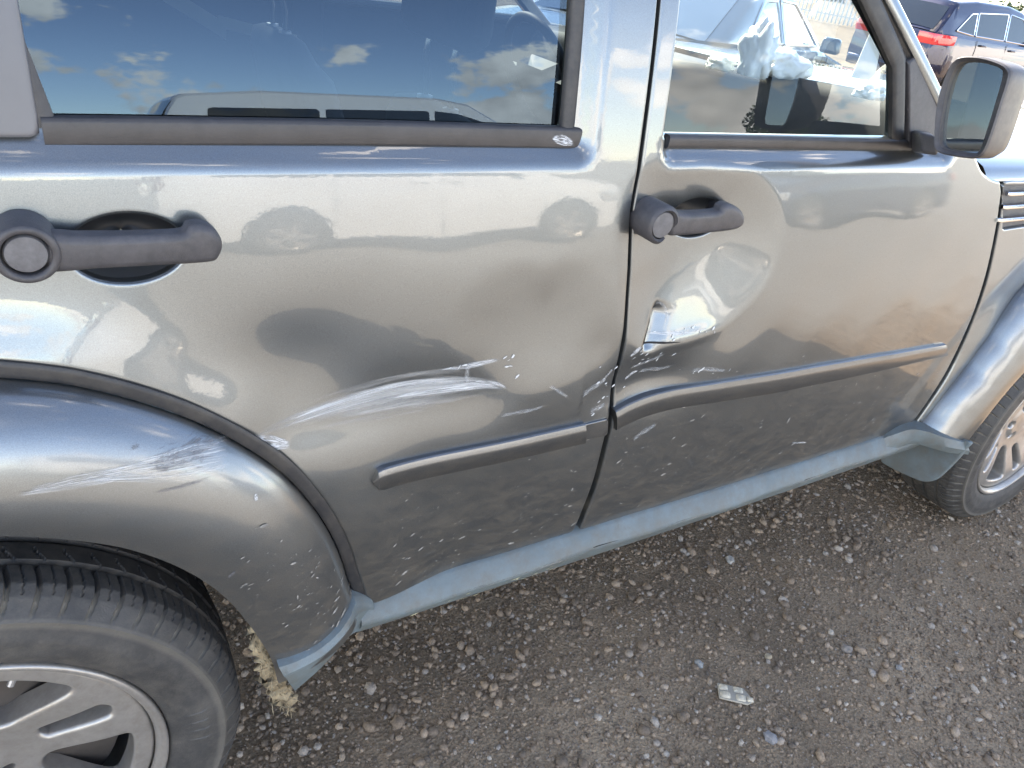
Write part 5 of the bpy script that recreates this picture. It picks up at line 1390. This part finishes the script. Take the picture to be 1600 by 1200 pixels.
p = dashz(1128, 92, 1.26); bag('crumpled_wrapper', 'small crumpled pale wrapper left of the plastic bags on the dashboard', (p[0], p[1], 1.245), (.045, .04, .022), 5.7, 'wrapper', mat('pale_wrapper', (.55, .57, .52), .5))
p = dashz(1362, 140, 1.27); bag('crumpled_paper', 'crumpled white paper at the windscreen end of the dashboard', (p[0], p[1], 1.262), (.05, .035, .022), 12.2, 'paper', PAPER)
c0 = dashz(1330, 121, 1.262)
cp = [c0 + (0, 0, 0), c0 + (.055, -.035, 0), c0 + (.05, -.02, .085), c0 + (.022, .005, .125)]
q_ = MB().add([tuple(v) for v in cp] + [tuple(v + (.002, .003, 0)) for v in cp], [(0, 1, 2, 3), (7, 6, 5, 4), (0, 4, 5, 1), (1, 5, 6, 2), (2, 6, 7, 3), (3, 7, 4, 0)])
tag(q_.build('folded_card', PAPER, None, smooth=False), 'white folded card standing upright on the dashboard', 'card')

# ------------------------------------------------------------------ small things on the ground
def fragment():
    c = atz(1145, 1086, 0.008); root = empty('lens_fragment', (c[0], c[1], float(rough_ground(c[0], c[1])) + .004), R(-37)); tag(root, 'broken piece of pale ribbed lamp lens lying on the gravel', 'fragment')
    LENS = mat('weathered_lens', (0.50, 0.44, 0.34), 0.5, coat=.2, var=.35, vscale=90, bump=.6, bscale=300)
    LENSG = mat('grey_lens_back', (0.36, 0.32, 0.26), .5, var=.2)
    MB().loft([[(-.036, -.020, 0), (.030, -.024, 0), (.048, -.012, 0), (.026, .020, 0), (-.036, .022, 0)], [(-.036, -.020, .005), (.030, -.024, .005), (.048, -.012, .004), (.026, .020, .005), (-.036, .022, .005)]], close=True, caps=True).build('plate', LENSG, root, bevel=.001)
    for (x, y, sx_, sy_) in ((-.023, .011, .011, .0085), (-.021, -.009, .013, .0095), (.012, .011, .012, .0085), (.016, -.010, .012, .0095), (.037, -.010, .008, .007)):
        m_ = MB(); rings = []
        for k in range(6):
            f = math.cos(k / 5 * math.pi / 2); h_ = math.sin(k / 5 * math.pi / 2) * .0055
            rings.append([(x + sx_ * (f * .9 + .08) * math.copysign(abs(math.cos(a)) ** .45, math.cos(a)), y + sy_ * (f * .9 + .08) * math.copysign(abs(math.sin(a)) ** .45, math.sin(a)), .0045 + h_) for a in np.linspace(0, 2 * math.pi, 24, endpoint=False)])
        m_.loft(rings, close=True, caps=True).build('lens_cell', LENS, root, sharp=0)
fragment()
def stone(px, py, size, label, col):
    c = atz(px, py, size * .4); bm = bmesh.new(); bmesh.ops.create_icosphere(bm, subdivisions=2, radius=1.0)
    from mathutils import noise as nz
    for v in bm.verts:
        q = v.co * (1 + .42 * nz.noise(v.co * 1.3 + Vector((px, py, 0)))); v.co = Vector((q.x * size, q.y * size * .8, q.z * size * .62))
    me = bpy.data.meshes.new('stone'); bm.to_mesh(me); bm.free()
    o = link('stone', me, mat('stone_%d' % px, col, .85, var=.2, vscale=120, bump=.5, bscale=400)); o.location = (c[0], c[1], float(rough_ground(c[0], c[1])) + size * .32); o.rotation_euler = (0, .1, px % 6)
    return tag(o, label, 'stone')
stone(1141, 873, .0155, 'pale chipped stone lying alone just below the sill', (.34, .32, .29))
stone(1200, 1026, .0105, 'smooth tan pebble above the broken lens fragment', (.36, .29, .20))
stone(1404, 1044, .0110, 'angular grey stone on bare dirt right of the lens fragment', (.24, .23, .22))
stone(1322, 1014, .0150, 'long pointed brown-grey stone up and right of the lens fragment', (.21, .18, .155))
stone(1091, 1038, .0125, 'grey faceted stone up and left of the lens fragment', (.26, .26, .25))
stone(1205, 1152, .0165, 'broad flat grey stone at the bottom below the lens fragment', (.23, .22, .22))

# ------------------------------------------------------------------ trees beyond the yard
BARK = mat('bark', (.10, .075, .055), .9, var=.3, bump=.6, bscale=30)
LEAF = mat('leaf_green', (.045, .075, .025), .6, var=.45, vscale=1.2)
def leaves(cs, rs, n, ls):
    V_ = np.zeros((n, 4, 3)); i = rng.integers(0, len(cs), n); d = rng.normal(0, 1, (n, 3)); d /= np.linalg.norm(d, axis=1)[:, None]
    p = np.array(cs)[i] + d * (np.array(rs)[i] * rng.uniform(.35, 1.05, n) )[:, None] * np.array([1, 1, .8])
    u = rng.normal(0, 1, (n, 3)); u /= np.linalg.norm(u, axis=1)[:, None]; v = np.cross(u, rng.normal(0, 1, (n, 3))); v /= np.linalg.norm(v, axis=1)[:, None]
    s_ = ls * rng.uniform(.6, 1.3, n)[:, None]
    V_[:, 0] = p - u * s_; V_[:, 1] = p + v * s_ * .45; V_[:, 2] = p + u * s_; V_[:, 3] = p - v * s_ * .45
    return V_.reshape(-1, 3), np.arange(n * 4).reshape(n, 4)
def tree(loc, h_, spread, n, ls, label):
    root = empty('tree', loc); tag(root, label, 'tree')
    m_ = MB().tube([(0, 0, 0), (.05 * h_ * .1, 0, h_ * .25), (0, .03, h_ * .5), (.05, 0, h_ * .8)], [h_ * .035, h_ * .026, h_ * .018, h_ * .005], 10)
    cs, rs = [], []
    for k in range(16):
        a = 2.4 * k; rr = spread * (.25 + .6 * rng.random()); z = h_ * (.42 + .48 * rng.random()); rr *= 1 - .5 * max(0, z / h_ - .6)
        c = np.array([rr * math.cos(a), rr * math.sin(a), z]); cs.append(c); rs.append(spread * rng.uniform(.25, .42))
        m_.tube([(0, 0, h_ * .3 + .015 * k * h_), tuple(c * .6 + np.array([0, 0, h_ * .12])), tuple(c)], [h_ * .012, h_ * .008, h_ * .002], 6)
    m_.build('trunk', BARK, root)
    V_, F_ = leaves(cs, rs, n, ls); mesh('crown', V_, F_, LEAF, root, smooth=False)
    return root
tree((32.2, -24.6, 0), 4.1, 2.6, 9000, .13, 'rounded green tree across the yard, mirrored at the foot of the front window')
def wood():
    cs, rs = [], []
    for k in range(130):
        a = R(rng.uniform(-5, 75)); d = rng.uniform(120, 150); hh_ = rng.uniform(1.6, 3.2)
        cs.append((d * math.cos(a), d * math.sin(a), hh_ * .5)); rs.append(hh_ * .95)
    V_, F_ = leaves(cs, rs, 26000, .55)
    tag(mesh('far_treeline', V_, F_, LEAF, None, smooth=False), 'low line of far grey-green trees at the edge of the yard', 'trees', kind='stuff')
wood()
# pale palisade fence along the yard's far edge
FENCE = mat('pale_fence_metal', (.62, .63, .62), .5)
fn = tag(empty('palisade_fence', (31.0, 36.0, 0), math.atan2(-2.6, 1.1)), 'pale palisade fence along the far edge of the yard', 'fence')
for j in range(95):
    MB().box((j * .2, 0, .95), (.07, .02, 1.8)).build('pale', FENCE, fn, smooth=False)
for zz in (.4, 1.5): MB().box((9.4, .026, zz), (19.0, .03, .06)).build('rail', FENCE, fn, smooth=False)
